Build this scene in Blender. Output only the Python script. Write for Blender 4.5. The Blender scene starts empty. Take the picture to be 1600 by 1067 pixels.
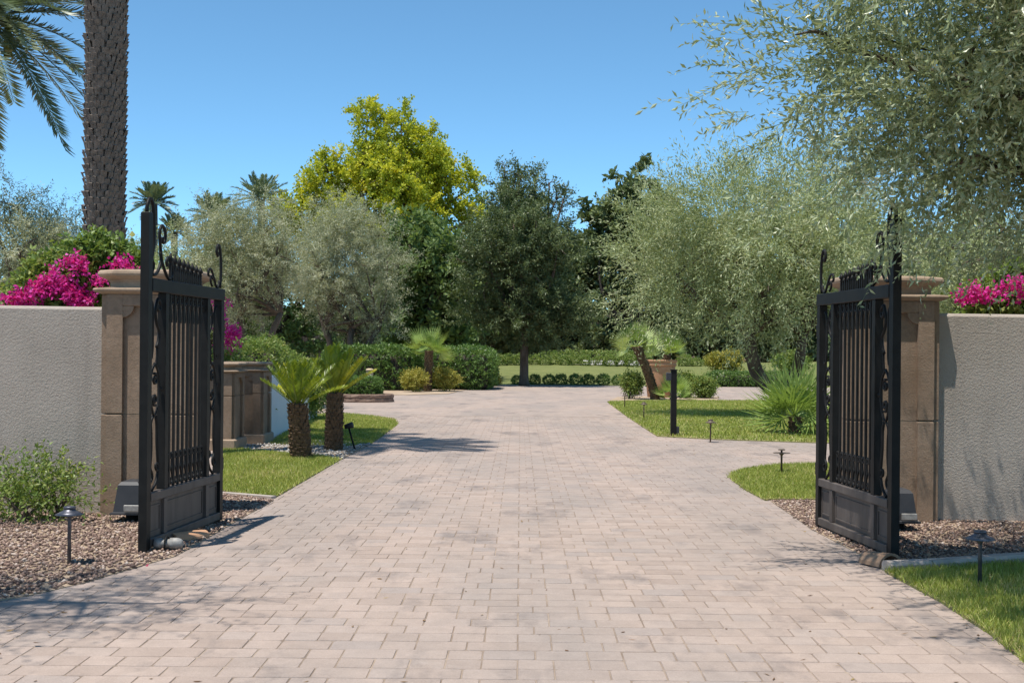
import bpy, math, random
import numpy as np
from mathutils import Vector, Matrix
random.seed(7); RNG = np.random.default_rng(7)
SC = bpy.context.scene
C = SC.collection
PI = math.pi
# ------------------------------------------------------------------ camera
H, F, VX, VY, ROLL = 1.4, 1900.0, 813.0, 552.0, math.radians(0.5)
cd = bpy.data.cameras.new('camera'); cam = bpy.data.objects.new('camera', cd); C.objects.link(cam)
cd.sensor_width = 36.0; cd.lens = F / 1600 * 36
cd.shift_x = -(VX - 800) / 1600; cd.shift_y = (VY - 533.5) / 1600
cd.clip_start = 0.05; cd.clip_end = 2000
cam.location = (0, 0, H)
cam.rotation_euler = (Matrix.Rotation(PI/2, 3, 'X') @ Matrix.Rotation(ROLL, 3, 'Z')).to_euler()
SC.camera = cam
# ------------------------------------------------------------------ world, sun, exposure
SUNV = Vector((0.20, 0.215, -1.0)).normalized()
w = bpy.data.worlds.new('World'); SC.world = w; w.use_nodes = True
nt = w.node_tree; sky = nt.nodes.new('ShaderNodeTexSky'); sky.sky_type = 'NISHITA'; sky.sun_disc = False
sky.sun_elevation = math.asin(-SUNV.z); sky.sun_rotation = math.atan2(-SUNV.x, -SUNV.y)
sky.altitude = 300; sky.air_density = 0.55; sky.dust_density = 0.0; sky.ozone_density = 8.0
bg = nt.nodes['Background']; bg.inputs[1].default_value = 0.125
tint = nt.nodes.new('ShaderNodeMix'); tint.data_type = 'RGBA'; tint.blend_type = 'MULTIPLY'; tint.inputs[0].default_value = 1.0
tint.inputs[7].default_value = (0.98, 1.17, 0.97, 1)      # even white balance of the whole sky
nt.links.new(sky.outputs[0], tint.inputs[6]); nt.links.new(tint.outputs[2], bg.inputs[0])
sl = bpy.data.lights.new('sun', 'SUN'); sl.energy = 3.4; sl.angle = math.radians(0.53); sl.color = (1.0, 0.955, 0.88)
so = bpy.data.objects.new('sun', sl); C.objects.link(so); so.rotation_euler = SUNV.to_track_quat('-Z', 'Y').to_euler()
SC.view_settings.view_transform = 'Standard'; SC.view_settings.look = 'None'
SC.view_settings.exposure = 0.88; SC.view_settings.gamma = 1.0; SC.view_settings.use_curve_mapping = False
SC.cycles.use_denoising = True; SC.cycles.max_bounces = 8; SC.cycles.transparent_max_bounces = 4
SC.cycles.diffuse_bounces = 4
# ------------------------------------------------------------------ pixel -> place
def unroll(x, y):
    dx, dy = x - VX, y - VY; c, s = math.cos(ROLL), math.sin(ROLL)
    return dx * c + dy * s, dy * c - dx * s
def gp(x, y, h=0.0):
    a, b = unroll(x, y); Y = (H - h) * F / b
    return (a * Y / F, Y)
def pt(x, y, Y):
    a, b = unroll(x, y); return (a * Y / F, Y, H - b * Y / F)
# ------------------------------------------------------------------ materials
MATS = {}
def newmat(name):
    m = bpy.data.materials.new(name); m.use_nodes = True; MATS[name] = m
    t = m.node_tree; return m, t, t.nodes['Principled BSDF']
def N(t, typ, **kw):
    n = t.nodes.new(typ)
    for k, v in kw.items(): setattr(n, k, v)
    return n
def ramp(t, fac, stops):
    r = N(t, 'ShaderNodeValToRGB'); el = r.color_ramp.elements
    while len(el) < len(stops): el.new(0.5)
    for e, (p, c) in zip(el, stops): e.position = p; e.color = (*c, 1)
    t.links.new(fac, r.inputs[0]); return r.outputs[0]
def noise(t, scale, detail=4, rough=0.55, coord='pos', stretch=None):
    n = N(t, 'ShaderNodeTexNoise'); n.inputs['Scale'].default_value = scale
    n.inputs['Detail'].default_value = detail; n.inputs['Roughness'].default_value = rough
    src = N(t, 'ShaderNodeNewGeometry').outputs['Position'] if coord == 'pos' else N(t, 'ShaderNodeTexCoord').outputs['Object']
    if stretch:
        mp = N(t, 'ShaderNodeMapping'); mp.inputs['Scale'].default_value = stretch
        t.links.new(src, mp.inputs[0]); src = mp.outputs[0]
    t.links.new(src, n.inputs['Vector']); return n.outputs['Fac']
def mix(t, fac, a, b, blend='MIX'):
    n = N(t, 'ShaderNodeMix', data_type='RGBA', blend_type=blend)
    for s, v in ((0, fac), (6, a), (7, b)):
        if isinstance(v, (int, float)): n.inputs[s].default_value = v
        elif isinstance(v, tuple): n.inputs[s].default_value = (*v, 1)
        else: t.links.new(v, n.inputs[s])
    return n.outputs[2]
def bump(t, bs, hsock, strength, dist=0.01, prev=None):
    b = N(t, 'ShaderNodeBump'); b.inputs['Strength'].default_value = strength; b.inputs['Distance'].default_value = dist
    t.links.new(hsock, b.inputs['Height'])
    if prev: t.links.new(prev, b.inputs['Normal'])
    t.links.new(b.outputs[0], bs.inputs['Normal']); return b.outputs[0]
def surf(name, c1, c2, scale=3, rough=0.85, bscale=60, bstr=0.3, bdist=0.01, c3=None, spec=0.3, metal=0.0, coord='pos', stretch=None):
    m, t, b = newmat(name)
    n1 = noise(t, scale, 6, 0.6, coord, stretch)
    st = [(0.32, c1), (0.68, c2)]
    col = ramp(t, n1, st)
    if c3: col = mix(t, ramp(t, noise(t, scale*9, 3, 0.6, coord), [(0.45, (0,0,0)), (0.75, (0.7,)*3)]), col, c3)
    t.links.new(col, b.inputs['Base Color'])
    b.inputs['Roughness'].default_value = rough; b.inputs['Specular IOR Level'].default_value = spec; b.inputs['Metallic'].default_value = metal
    if bstr: bump(t, b, noise(t, bscale, 5, 0.65, coord), bstr, bdist)
    return m
def leafmat(name, stops, trans=0.3, rough=0.5, spec=0.35):
    m, t, b = newmat(name)
    a = N(t, 'ShaderNodeAttribute', attribute_name='rnd')
    col = ramp(t, a.outputs['Fac'], stops)
    t.links.new(col, b.inputs['Base Color']); b.inputs['Roughness'].default_value = rough; b.inputs['Specular IOR Level'].default_value = spec
    tr = N(t, 'ShaderNodeBsdfTranslucent'); t.links.new(mix(t, 1.0, col, (1.0, 1.0, 0.55), 'MULTIPLY'), tr.inputs[0])
    ms = N(t, 'ShaderNodeMixShader'); ms.inputs[0].default_value = trans
    t.links.new(b.outputs[0], ms.inputs[1]); t.links.new(tr.outputs[0], ms.inputs[2])
    t.links.new(ms.outputs[0], t.nodes['Material Output'].inputs[0]); return m

M_SOIL = surf('soil', (0.30,0.22,0.15), (0.42,0.32,0.23), 1.2, 0.95, 40, 0.5, 0.02)
M_GROUND = surf('ground', (0.20,0.15,0.10), (0.28,0.21,0.14), 0.4, 0.95, 20, 0.4, 0.02)
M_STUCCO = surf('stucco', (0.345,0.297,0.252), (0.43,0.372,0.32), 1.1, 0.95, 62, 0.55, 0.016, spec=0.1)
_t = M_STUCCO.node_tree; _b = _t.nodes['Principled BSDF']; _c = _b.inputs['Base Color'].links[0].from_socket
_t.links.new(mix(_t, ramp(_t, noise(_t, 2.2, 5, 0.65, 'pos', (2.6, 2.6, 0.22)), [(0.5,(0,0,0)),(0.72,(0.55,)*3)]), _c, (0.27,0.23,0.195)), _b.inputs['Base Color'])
M_WHITEWALL = surf('white_stucco', (0.66,0.65,0.64), (0.74,0.73,0.72), 1.1, 0.95, 45, 0.3, 0.012, spec=0.1)
M_STONE = surf('cast_stone', (0.225,0.155,0.105), (0.31,0.222,0.158), 2.2, 0.9, 70, 0.45, 0.008, c3=(0.185,0.135,0.095), spec=0.15)
M_STONECAP = surf('cast_stone_cap', (0.30,0.215,0.15), (0.39,0.29,0.21), 4, 0.9, 90, 0.25, 0.006, c3=(0.25,0.19,0.14), spec=0.15)
M_IRON = surf('painted_iron', (0.010,0.0095,0.009), (0.017,0.016,0.015), 9, 0.5, 160, 0.06, 0.002, spec=0.16)
M_IRONPANEL = surf('dusty_iron_panel', (0.062,0.050,0.043), (0.115,0.094,0.082), 3, 0.6, 120, 0.05, 0.002, spec=0.4, stretch=(3,3,0.6))
M_BOX = surf('grey_plastic', (0.035,0.036,0.04), (0.05,0.05,0.055), 5, 0.5, 120, 0.05, 0.002)
M_BRONZE = surf('weathered_bronze', (0.07,0.05,0.035), (0.12,0.085,0.06), 14, 0.55, 100, 0.1, 0.002, spec=0.4)
M_STEELTOP = surf('weathered_pewter', (0.07,0.075,0.09), (0.14,0.14,0.16), 18, 0.42, 100, 0.1, 0.002, metal=0.6)
M_BARK = surf('bark', (0.075,0.055,0.04), (0.17,0.13,0.10), 7, 0.95, 30, 0.9, 0.03, stretch=(1,1,0.3))
M_DARKBARK = surf('dark_bark', (0.035,0.028,0.022), (0.08,0.065,0.055), 7, 0.95, 30, 0.9, 0.03, stretch=(1,1,0.3))
M_PALMBARK = surf('palm_boot', (0.085,0.066,0.054), (0.24,0.19,0.155), 12, 0.95, 60, 0.8, 0.02, c3=(0.36,0.30,0.25))
M_CYCADBARK = surf('cycad_boot', (0.07,0.042,0.024), (0.16,0.10,0.055), 14, 0.95, 60, 0.7, 0.02, c3=(0.22,0.15,0.09))
M_TERRA = surf('terracotta', (0.42,0.22,0.12), (0.52,0.30,0.18), 5, 0.85, 60, 0.2, 0.005)
M_CLAY = surf('old_clay', (0.22,0.14,0.09), (0.33,0.22,0.15), 9, 0.9, 60, 0.3, 0.005)
M_KERB = surf('concrete_kerb', (0.34,0.29,0.25), (0.44,0.38,0.34), 5, 0.9, 60, 0.3, 0.008)
M_RUBBLE = surf('rubble_stone', (0.16,0.10,0.075), (0.30,0.21,0.16), 6, 0.9, 40, 0.5, 0.02)
M_WOOD = surf('pale_post', (0.45,0.33,0.21), (0.55,0.42,0.28), 6, 0.85, 60, 0.3, 0.01)
M_SILVER = surf('galvanised', (0.20,0.19,0.18), (0.34,0.33,0.31), 30, 0.6, 80, 0.2, 0.002, metal=0.2)
M_HOUSE = surf('far_stucco', (0.42,0.32,0.25), (0.50,0.39,0.31), 0.5, 0.95, 20, 0.2, 0.01)
M_LAWN = surf('lawn_soil', (0.17,0.17,0.06), (0.27,0.25,0.10), 1.6, 0.95, 60, 0.6, 0.02, c3=(0.20,0.17,0.08))
M_WHITEPEB = surf('white_gravel', (0.45,0.42,0.39), (0.62,0.59,0.56), 4, 0.95, 50, 0.7, 0.02)
# leaves
L_OLIVE = leafmat('olive_leaf', [(0,(0.199,0.251,0.121)),(0.45,(0.338,0.393,0.216)),(0.8,(0.513,0.557,0.389)),(1,(0.746,0.750,0.663))], 0.28, 0.36, 0.6)
L_OLIVEG = leafmat('grey_olive_leaf', [(0,(0.208,0.230,0.128)),(0.5,(0.374,0.388,0.243)),(1,(0.675,0.666,0.515))], 0.32, 0.5, 0.4)
L_OLIVEF = leafmat('willowy_leaf', [(0,(0.198,0.250,0.108)),(0.5,(0.368,0.414,0.203)),(1,(0.659,0.652,0.434))], 0.28, 0.5, 0.4)
L_DARK = leafmat('dark_leaf', [(0,(0.064,0.093,0.035)),(0.6,(0.130,0.168,0.064)),(1,(0.261,0.303,0.136))], 0.30, 0.45, 0.4)
L_MID = leafmat('mid_leaf', [(0,(0.090,0.147,0.045)),(0.6,(0.168,0.242,0.080)),(1,(0.315,0.378,0.135))], 0.36, 0.5, 0.3)
L_YELLOW = leafmat('yellow_leaf', [(0,(0.148,0.217,0.028)),(0.4,(0.380,0.425,0.035)),(0.8,(0.692,0.653,0.056)),(1,(0.750,0.544,0.080))], 0.42, 0.5, 0.3)
L_HEDGE = leafmat('hedge_leaf', [(0,(0.059,0.113,0.028)),(0.6,(0.127,0.217,0.049)),(1,(0.255,0.359,0.088))], 0.34, 0.4, 0.4)
L_BUSH = leafmat('bush_leaf', [(0,(0.098,0.170,0.035)),(0.6,(0.216,0.293,0.069)),(1,(0.431,0.416,0.137))], 0.34, 0.45, 0.35)
L_GOLD = leafmat('golden_leaf', [(0,(0.158,0.185,0.034)),(0.6,(0.396,0.356,0.067)),(1,(0.554,0.475,0.151))], 0.36, 0.5, 0.3)
L_PALM = leafmat('date_frond', [(0,(0.073,0.114,0.073)),(0.6,(0.146,0.198,0.114)),(1,(0.333,0.354,0.177))], 0.25, 0.4, 0.45)
L_FAN = leafmat('fan_leaf', [(0,(0.151,0.236,0.053)),(0.6,(0.288,0.389,0.105)),(1,(0.506,0.574,0.246))], 0.34, 0.4, 0.4)
L_CYCAD = leafmat('cycad_leaf', [(0,(0.120,0.192,0.023)),(0.55,(0.277,0.338,0.029)),(1,(0.750,0.675,0.039))], 0.36, 0.35, 0.5)
L_BOUG = leafmat('bract', [(0,(0.46,0.012,0.17)),(0.5,(0.70,0.03,0.34)),(0.85,(0.78,0.11,0.50)),(1,(0.80,0.38,0.60))], 0.38, 0.6, 0.2)
L_GRASS = leafmat('grass_blade', [(0,(0.189,0.240,0.042)),(0.6,(0.351,0.403,0.084)),(0.9,(0.540,0.520,0.168)),(1,(0.675,0.546,0.280))], 0.34, 0.5, 0.3)
M_PEB = leafmat('pebble', [(0,(0.09,0.06,0.05)),(0.35,(0.18,0.115,0.09)),(0.6,(0.26,0.175,0.135)),(0.85,(0.35,0.25,0.195)),(1,(0.48,0.40,0.34))], 0.0, 0.8, 0.3)
M_WPEB = leafmat('white_pebble', [(0,(0.225,0.202,0.177)),(0.6,(0.413,0.374,0.333)),(1,(0.525,0.490,0.442))], 0.0, 0.8, 0.3)
# pavers
def paver_mat(name, cells):
    m, t, b = newmat(name)
    if cells:
        br = N(t, 'ShaderNodeTexBrick'); mp = N(t, 'ShaderNodeMapping'); mp.inputs['Scale'].default_value = (6.2, 6.0, 1)
        t.links.new(N(t, 'ShaderNodeNewGeometry').outputs['Position'], mp.inputs[0]); t.links.new(mp.outputs[0], br.inputs[0])
        br.inputs['Scale'].default_value = 1.0; br.inputs['Mortar Size'].default_value = 0.012; br.inputs['Brick Width'].default_value = 1.2; br.inputs['Row Height'].default_value = 1.0
        br.inputs['Color1'].default_value = (0,0,0,1); br.inputs['Color2'].default_value = (1,1,1,1); br.inputs['Mortar'].default_value = (0.3,0.3,0.3,1)
        fac = br.outputs[0]
    else:
        a = N(t, 'ShaderNodeAttribute', attribute_name='rnd'); o = N(t, 'ShaderNodeObjectInfo')
        ad = N(t, 'ShaderNodeMath', operation='ADD'); t.links.new(a.outputs['Fac'], ad.inputs[0]); t.links.new(o.outputs['Random'], ad.inputs[1])
        fr = N(t, 'ShaderNodeMath', operation='FRACT'); t.links.new(ad.outputs[0], fr.inputs[0]); fac = fr.outputs[0]
    col = ramp(t, fac, [(0,(0.325,0.252,0.210)),(0.3,(0.362,0.284,0.238)),(0.7,(0.385,0.302,0.254)),(0.9,(0.355,0.286,0.246)),(1,(0.318,0.262,0.232))])
    # broad weathering: greyish wear and tyre-dirt patches with their own shape
    st = ramp(t, noise(t, 0.55, 5, 0.6, 'pos', (1.2, 0.45, 1)), [(0.42,(0,0,0)),(0.62,(0.8,)*3)])
    col = mix(t, st, col, (0.285,0.24,0.212))
    st2 = ramp(t, noise(t, 1.5, 6, 0.7, 'pos', (1.0, 0.5, 1)), [(0.535,(0,0,0)),(0.70,(0.85,)*3)])
    col = mix(t, st2, col, (0.175,0.148,0.136))
    lt = ramp(t, noise(t, 2.1, 6, 0.7, 'pos', (0.8, 0.6, 1)), [(0.62,(0,0,0)),(0.8,(0.55,)*3)])
    col = mix(t, lt, col, (0.45,0.395,0.355))
    mo = ramp(t, noise(t, 9, 5, 0.7), [(0.3,(0.90,)*3),(0.7,(1.07,)*3)]); col = mix(t, 1.0, col, mo, 'MULTIPLY')
    gr = ramp(t, noise(t, 150, 3, 0.7), [(0.3,(0.86,)*3),(0.7,(1.10,)*3)])
    col = mix(t, 1.0, col, gr, 'MULTIPLY')
    t.links.new(col, b.inputs['Base Color']); b.inputs['Roughness'].default_value = 0.85; b.inputs['Specular IOR Level'].default_value = 0.2
    bump(t, b, noise(t, 110, 5, 0.7), 0.25, 0.006)
    return m
M_PAVER = paver_mat('paver', False); M_PAVERFAR = paver_mat('paver_far', True)
M_JOINT = surf('joint_sand', (0.17,0.127,0.096), (0.35,0.275,0.215), 2.5, 0.95, 90, 0.4, 0.01)

# ------------------------------------------------------------------ object helpers
def link(o, parent=None):
    C.objects.link(o)
    if parent is not None: o.parent = parent
    return o
def tag(o, label=None, cat=None, group=None, kind=None):
    if label: o['label'] = label
    if cat: o['category'] = cat
    if group: o['group'] = group
    if kind: o['kind'] = kind
    return o
def thing(name, loc, label, cat, group=None, rz=0.0):
    o = bpy.data.objects.new(name, None); link(o); o.location = loc; o.rotation_euler = (0, 0, rz); o.empty_display_size = 0.1
    return tag(o, label, cat, group)
def npmesh(name, V, Fc, rnd=None, smooth=False):
    me = bpy.data.meshes.new(name); V = np.asarray(V, np.float32); Fc = np.asarray(Fc, np.int32); k = Fc.shape[1]
    me.vertices.add(len(V)); me.vertices.foreach_set('co', V.ravel())
    me.loops.add(Fc.size); me.loops.foreach_set('vertex_index', Fc.ravel())
    me.polygons.add(len(Fc)); me.polygons.foreach_set('loop_start', np.arange(0, Fc.size, k, dtype=np.int32))
    me.polygons.foreach_set('use_smooth', np.full(len(Fc), bool(smooth)))
    if rnd is not None:
        a = me.attributes.new('rnd', 'FLOAT', 'POINT'); a.data.foreach_set('value', np.asarray(rnd, np.float32))
    me.update(calc_edges=True); return me
def ob(name, me, m, parent=None, kind=None):
    o = bpy.data.objects.new(name, me); link(o, parent)
    if m is not None and not me.materials: me.materials.append(m)
    if kind: o['kind'] = kind
    return o
class MB:
    def __init__(s): s.v = []; s.f = []; s.sm = []
    def add(s, vs, fs, smooth=False):
        o = len(s.v); s.v += [tuple(v) for v in vs]; s.f += [tuple(i + o for i in f) for f in fs]; s.sm += [smooth] * len(fs); return s
    def box(s, x0, x1, y0, y1, z0, z1, b=0.0):
        if b <= 0:
            return s.add([(x0,y0,z0),(x1,y0,z0),(x1,y1,z0),(x0,y1,z0),(x0,y0,z1),(x1,y0,z1),(x1,y1,z1),(x0,y1,z1)],
                  [(0,3,2,1),(4,5,6,7),(0,1,5,4),(1,2,6,5),(2,3,7,6),(3,0,4,7)])
        r = [(x0,x1,y0,y1)]
        def ring(i, z): return [(x0+i,y0+i,z),(x1-i,y0+i,z),(x1-i,y1-i,z),(x0+i,y1-i,z)]
        return s.loft([ring(b, z0), ring(0, z0+b), ring(0, z1-b), ring(b, z1)], True)
    def loft(s, rings, caps=True, smooth=False):
        n = len(rings[0]); vs = [p for r in rings for p in r]; fs = []
        for i in range(len(rings)-1):
            for j in range(n):
                a, b2 = i*n+j, i*n+(j+1) % n; fs.append((a, b2, b2+n, a+n))
        if caps: fs += [tuple(range(n-1, -1, -1)), tuple(range((len(rings)-1)*n, len(rings)*n))]
        o = len(s.v); s.add(vs, fs); 
        if smooth:
            for k in range(len(s.sm)-len(fs), len(s.sm) - (2 if caps else 0)): s.sm[k] = True
        return s
    def lathe(s, prof, n=20, c=(0,0,0)):
        return s.loft([[(c[0]+r*math.cos(2*PI*k/n), c[1]+r*math.sin(2*PI*k/n), c[2]+z) for k in range(n)] for r, z in prof], True, True)
    def tube(s, pts, rad, n=6):
        P = [Vector(p) for p in pts]; m = len(P); R = rad if isinstance(rad, (list, tuple)) else [rad]*m
        rings = []; up = None
        for i in range(m):
            d = (P[min(i+1, m-1)] - P[max(i-1, 0)]).normalized()
            if up is None: up = d.orthogonal().normalized()
            a = up - d * up.dot(d); a = a.normalized() if a.length > 1e-5 else d.orthogonal().normalized(); up = a; b = d.cross(a)
            rings.append([tuple(P[i] + (a*math.cos(2*PI*k/n) + b*math.sin(2*PI*k/n))*R[i]) for k in range(n)])
        return s.loft(rings, True, True)
    def mesh(s, name):
        me = bpy.data.meshes.new(name); me.from_pydata(s.v, [], s.f); me.polygons.foreach_set('use_smooth', s.sm); me.update(); return me
    def build(s, name, m, parent=None, kind=None): return ob(name, s.mesh(name), m, parent, kind)
def catmull(P, k=6):
    P = [Vector(p) for p in P]; Q = [P[0]*2-P[1]] + P + [P[-1]*2-P[-2]]; out = []
    for i in range(1, len(Q)-2):
        a, b, c, d = Q[i-1:i+3]
        for j in range(k):
            t = j/k; out.append(0.5*((2*b)+(c-a)*t+(2*a-5*b+4*c-d)*t*t+(3*b-a-3*c+d)*t**3))
    out.append(P[-1]); return out
def inside(px, py, poly):
    r = np.zeros(np.shape(px), bool); n = len(poly)
    for i in range(n):
        x0, y0 = poly[i]; x1, y1 = poly[(i+1) % n]
        if y0 == y1: continue
        c = ((y0 > py) != (y1 > py)) & (px < (x1-x0)*(py-y0)/(y1-y0)+x0); r ^= c
    return r
def sheet(name, poly, z, m, skirt=0.06):
    from mathutils.geometry import tessellate_polygon
    tri = tessellate_polygon([[Vector((x, y, 0)) for x, y in poly]])
    n = len(poly); V = [(x, y, z) for x, y in poly] + [(x, y, z-skirt) for x, y in poly]
    ar = sum(poly[i][0]*poly[(i+1)%n][1]-poly[(i+1)%n][0]*poly[i][1] for i in range(n))
    fs = []
    for a, b, c in tri:
        (x0,y0),(x1,y1),(x2,y2) = poly[a],poly[b],poly[c]
        fs.append((a,b,c) if (x1-x0)*(y2-y0)-(x2-x0)*(y1-y0) > 0 else (a,c,b))
    for i in range(n):
        j = (i+1) % n; fs.append((i, i+n, j+n, j) if ar > 0 else (j, j+n, i+n, i))
    mb = MB(); mb.add(V, fs); return mb.build(name, m)
# ------------------------------------------------------------------ foliage helpers
def unit(v): return v / np.maximum(np.linalg.norm(v, axis=-1, keepdims=True), 1e-9)
def quads(P, D, S, L, W, tip=0.0):
    """diamond leaves: P base, D direction, S side"""
    n = len(P); L = np.broadcast_to(L, n)[:, None]; W = np.broadcast_to(W, n)[:, None]
    nn = np.cross(D, S); V = np.empty((n, 4, 3))
    V[:, 0] = P; V[:, 1] = P + D*L*0.45 + S*W*0.5 + nn*W*0.12; V[:, 2] = P + D*L - nn*L*tip; V[:, 3] = P + D*L*0.45 - S*W*0.5 + nn*W*0.12
    return V.reshape(-1, 3), np.arange(n*4).reshape(n, 4)
def shoots(rng, B, D, Ls, M, L, W, droop=0.1, spread=0.9, rbase=None, stems=0.0):
    n = len(B); t = (np.arange(M)+0.5)/M
    Ls = np.broadcast_to(Ls, n); g = np.zeros((n, 1, 3)); g[..., 2] = -1
    bend = rng.normal(0, 0.18, (n, 1, 3))
    pos = B[:, None] + D[:, None]*Ls[:, None, None]*t[None, :, None] + (g*droop + bend)*Ls[:, None, None]*(t**2)[None, :, None]
    a = unit(np.cross(D, rng.normal(size=(n, 3)))); b = np.cross(D, a)
    ang = (np.arange(M)*2.4)[None, :] + rng.uniform(0, 6.28, (n, 1)) + rng.normal(0, 0.4, (n, M))
    side = a[:, None]*np.cos(ang)[..., None] + b[:, None]*np.sin(ang)[..., None]
    ld = unit(D[:, None]*(1-spread*0.5) + side*spread + rng.normal(0, 0.25, (n, M, 3)))
    P = pos.reshape(-1, 3); Dl = ld.reshape(-1, 3); S = unit(np.cross(Dl, rng.normal(size=Dl.shape)))
    k = n*M; sz = rng.uniform(0.65, 1.25, k)
    V, Fq = quads(P, Dl, S, L*sz, W*sz*rng.uniform(0.7, 1.25, k), 0.08)
    base = rng.uniform(0, 1, n) if rbase is None else rbase
    r = np.clip(np.repeat(base, M)*0.55 + rng.uniform(0, 1, k)*0.45, 0, 1)
    r = np.repeat(r, 4)
    if stems > 0:
        e = B + D*Ls[:, None] + (g[:, 0]*droop + bend[:, 0])*Ls[:, None]; mid = B + D*Ls[:, None]*0.5 + (g[:, 0]*droop+bend[:, 0])*Ls[:, None]*0.25
        s = a*stems; SV = np.stack([B-s, B+s, mid+s*0.7, mid-s*0.7, e+s*0.2, e-s*0.2], 1).reshape(-1, 3)
        o = len(V) + np.arange(n)[:, None]*6
        SF = np.concatenate([o+np.array([[0,1,2,3]]), o+np.array([[3,2,4,5]])])
        V = np.concatenate([V, SV]); Fq = np.concatenate([Fq, SF]); r = np.concatenate([r, np.full(n*6, 0.05)])
    return V, Fq, r
def lobe_points(rng, lobes, n, shell=0.45, rough=0.14, gaps=-9):
    lobes = np.array(lobes, float); wt = lobes[:, 3]*lobes[:, 4]+lobes[:, 3]*lobes[:, 5]+lobes[:, 4]*lobes[:, 5]
    idx = rng.choice(len(lobes), n, p=wt/wt.sum()); u = unit(rng.normal(size=(n, 3)))
    K = rng.normal(0, 1, (5, 3))*3.2; ph = rng.uniform(0, 6.28, (5,)); q = u[:, None]*K[None]; nz = np.sin(q.sum(-1)+ph+idx[:, None]*1.7).mean(1)*1.6
    keep = nz > gaps; idx, u, nz = idx[keep], u[keep], nz[keep]
    r = (shell+(1-shell)*rng.uniform(0, 1, len(u))**0.6)*(1+rough*nz)
    R = lobes[idx, 3:6]; B = lobes[idx, :3] + u*R*r[:, None]; nrm = unit(u/R)
    return B, nrm
def crown_mesh(name, rng, lobes, n, M, Ls, L, W, up=0.3, droop=0.1, jit=0.5, out=1.0, shell=0.45, rough=0.14, spread=0.9, gaps=-9, stems=0.0, zmin=None, lean=(0,0,0), floor=None, clump=1, Lc=0.0, core=0.22, fan=0.6):
    ln = np.array([lean[0], lean[1], up+lean[2]])
    if clump > 1:      # sprays: a side branch carries a fan of shoots, so leaves gather in plumes with hollows between
        lb = np.array(lobes, float); lb[:, 3:6] = np.maximum(lb[:, 3:6]-Lc*0.55, lb[:, 3:6]*0.45)
        B0, n0 = lobe_points(rng, lb, int(n*(1-core)/clump), shell, rough, gaps)
        Dc = unit(n0*out + ln + rng.normal(0, jit*0.8, B0.shape)); Lb = Lc*rng.uniform(0.55, 1.35, len(B0))
        k = np.repeat(np.arange(len(B0)), clump); tt = rng.uniform(0.05, 1, len(k))**0.8
        pr = unit(np.cross(Dc[k], rng.normal(size=(len(k), 3)))); dr = np.zeros((len(k), 3)); dr[:, 2] = -droop*Lb[k]*tt**2
        Bs = B0[k] + Dc[k]*(Lb[k]*tt)[:, None] + dr + pr*(0.07*Lb[k]*rng.uniform(0, 1, len(k)))[:, None]
        Ds = unit(Dc[k] + pr*(fan*rng.uniform(0.3, 1.2, len(k)))[:, None] + dr*0.8)
        tone = np.clip(0.5+rng.normal(0, 0.24, len(B0)), 0, 1)[k]
        Bf, nf = lobe_points(rng, lb, int(n*core), 0.15, rough, gaps); Df = unit(nf*out + ln + rng.normal(0, jit, Bf.shape))
        B = np.concatenate([Bs, Bf]); D = np.concatenate([Ds, Df]); rb = np.concatenate([tone, rng.uniform(0.1, 0.6, len(Bf))])
        if zmin is not None: m_ = B[:, 2] > zmin; B, D, rb = B[m_], D[m_], rb[m_]
        V, Fq, r = shoots(rng, B, D, Ls*rng.uniform(0.6, 1.25, len(B))*(1.1-0.0), M, L, W, droop, spread, rb, stems)
        if floor is not None: V[:, 2] = np.maximum(V[:, 2], floor)
        return npmesh(name, V, Fq, r)
    B, nr = lobe_points(rng, lobes, n, shell, rough, gaps)
    if zmin is not None: k = B[:, 2] > zmin; B, nr = B[k], nr[k]
    D = unit(nr*out + np.array([lean[0], lean[1], up+lean[2]]) + rng.normal(0, jit, B.shape))
    q = B/np.maximum(Ls*2.2, 0.05); f = np.sin(q[:, 0]*1.3+np.sin(q[:, 2]*1.1)*1.5)*np.sin(q[:, 1]*1.2+q[:, 2]*0.9)
    rb = np.clip(0.5+0.28*f+rng.normal(0, 0.22, len(B)), 0, 1)
    V, Fq, r = shoots(rng, B, D, Ls*rng.uniform(0.6, 1.3, len(B)), M, L, W, droop, spread, rb, stems)
    if floor is not None: V[:, 2] = np.maximum(V[:, 2], floor)
    return npmesh(name, V, Fq, r)
def trunk_mb(base, top, r0, r1, wob=0.1, k=5, n=9):
    mb = MB(); b, t = Vector(base), Vector(top); P = []
    for i in range(k):
        f = i/(k-1); P.append(b.lerp(t, f) + Vector((random.uniform(-1,1), random.uniform(-1,1), 0))*wob*(0 if i in (0, k-1) else 1))
    Q = catmull(P, 4); m = len(Q); R = [r0+(r1-r0)*(i/(m-1)) for i in range(m)]; R[0] *= 1.35; R[1] *= 1.12
    mb.tube(Q, R, n); return mb
def limb(mb, a, b, r0, r1, wob=0.15):
    a, b = Vector(a), Vector(b); l = (b-a).length
    m = a.lerp(b, 0.45) + Vector((random.uniform(-1,1), random.uniform(-1,1), random.uniform(-0.3,1)))*wob*l
    Q = catmull([a, m, b], 5); k = len(Q); mb.tube(Q, [r0+(r1-r0)*i/(k-1) for i in range(k)], 6)
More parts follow.
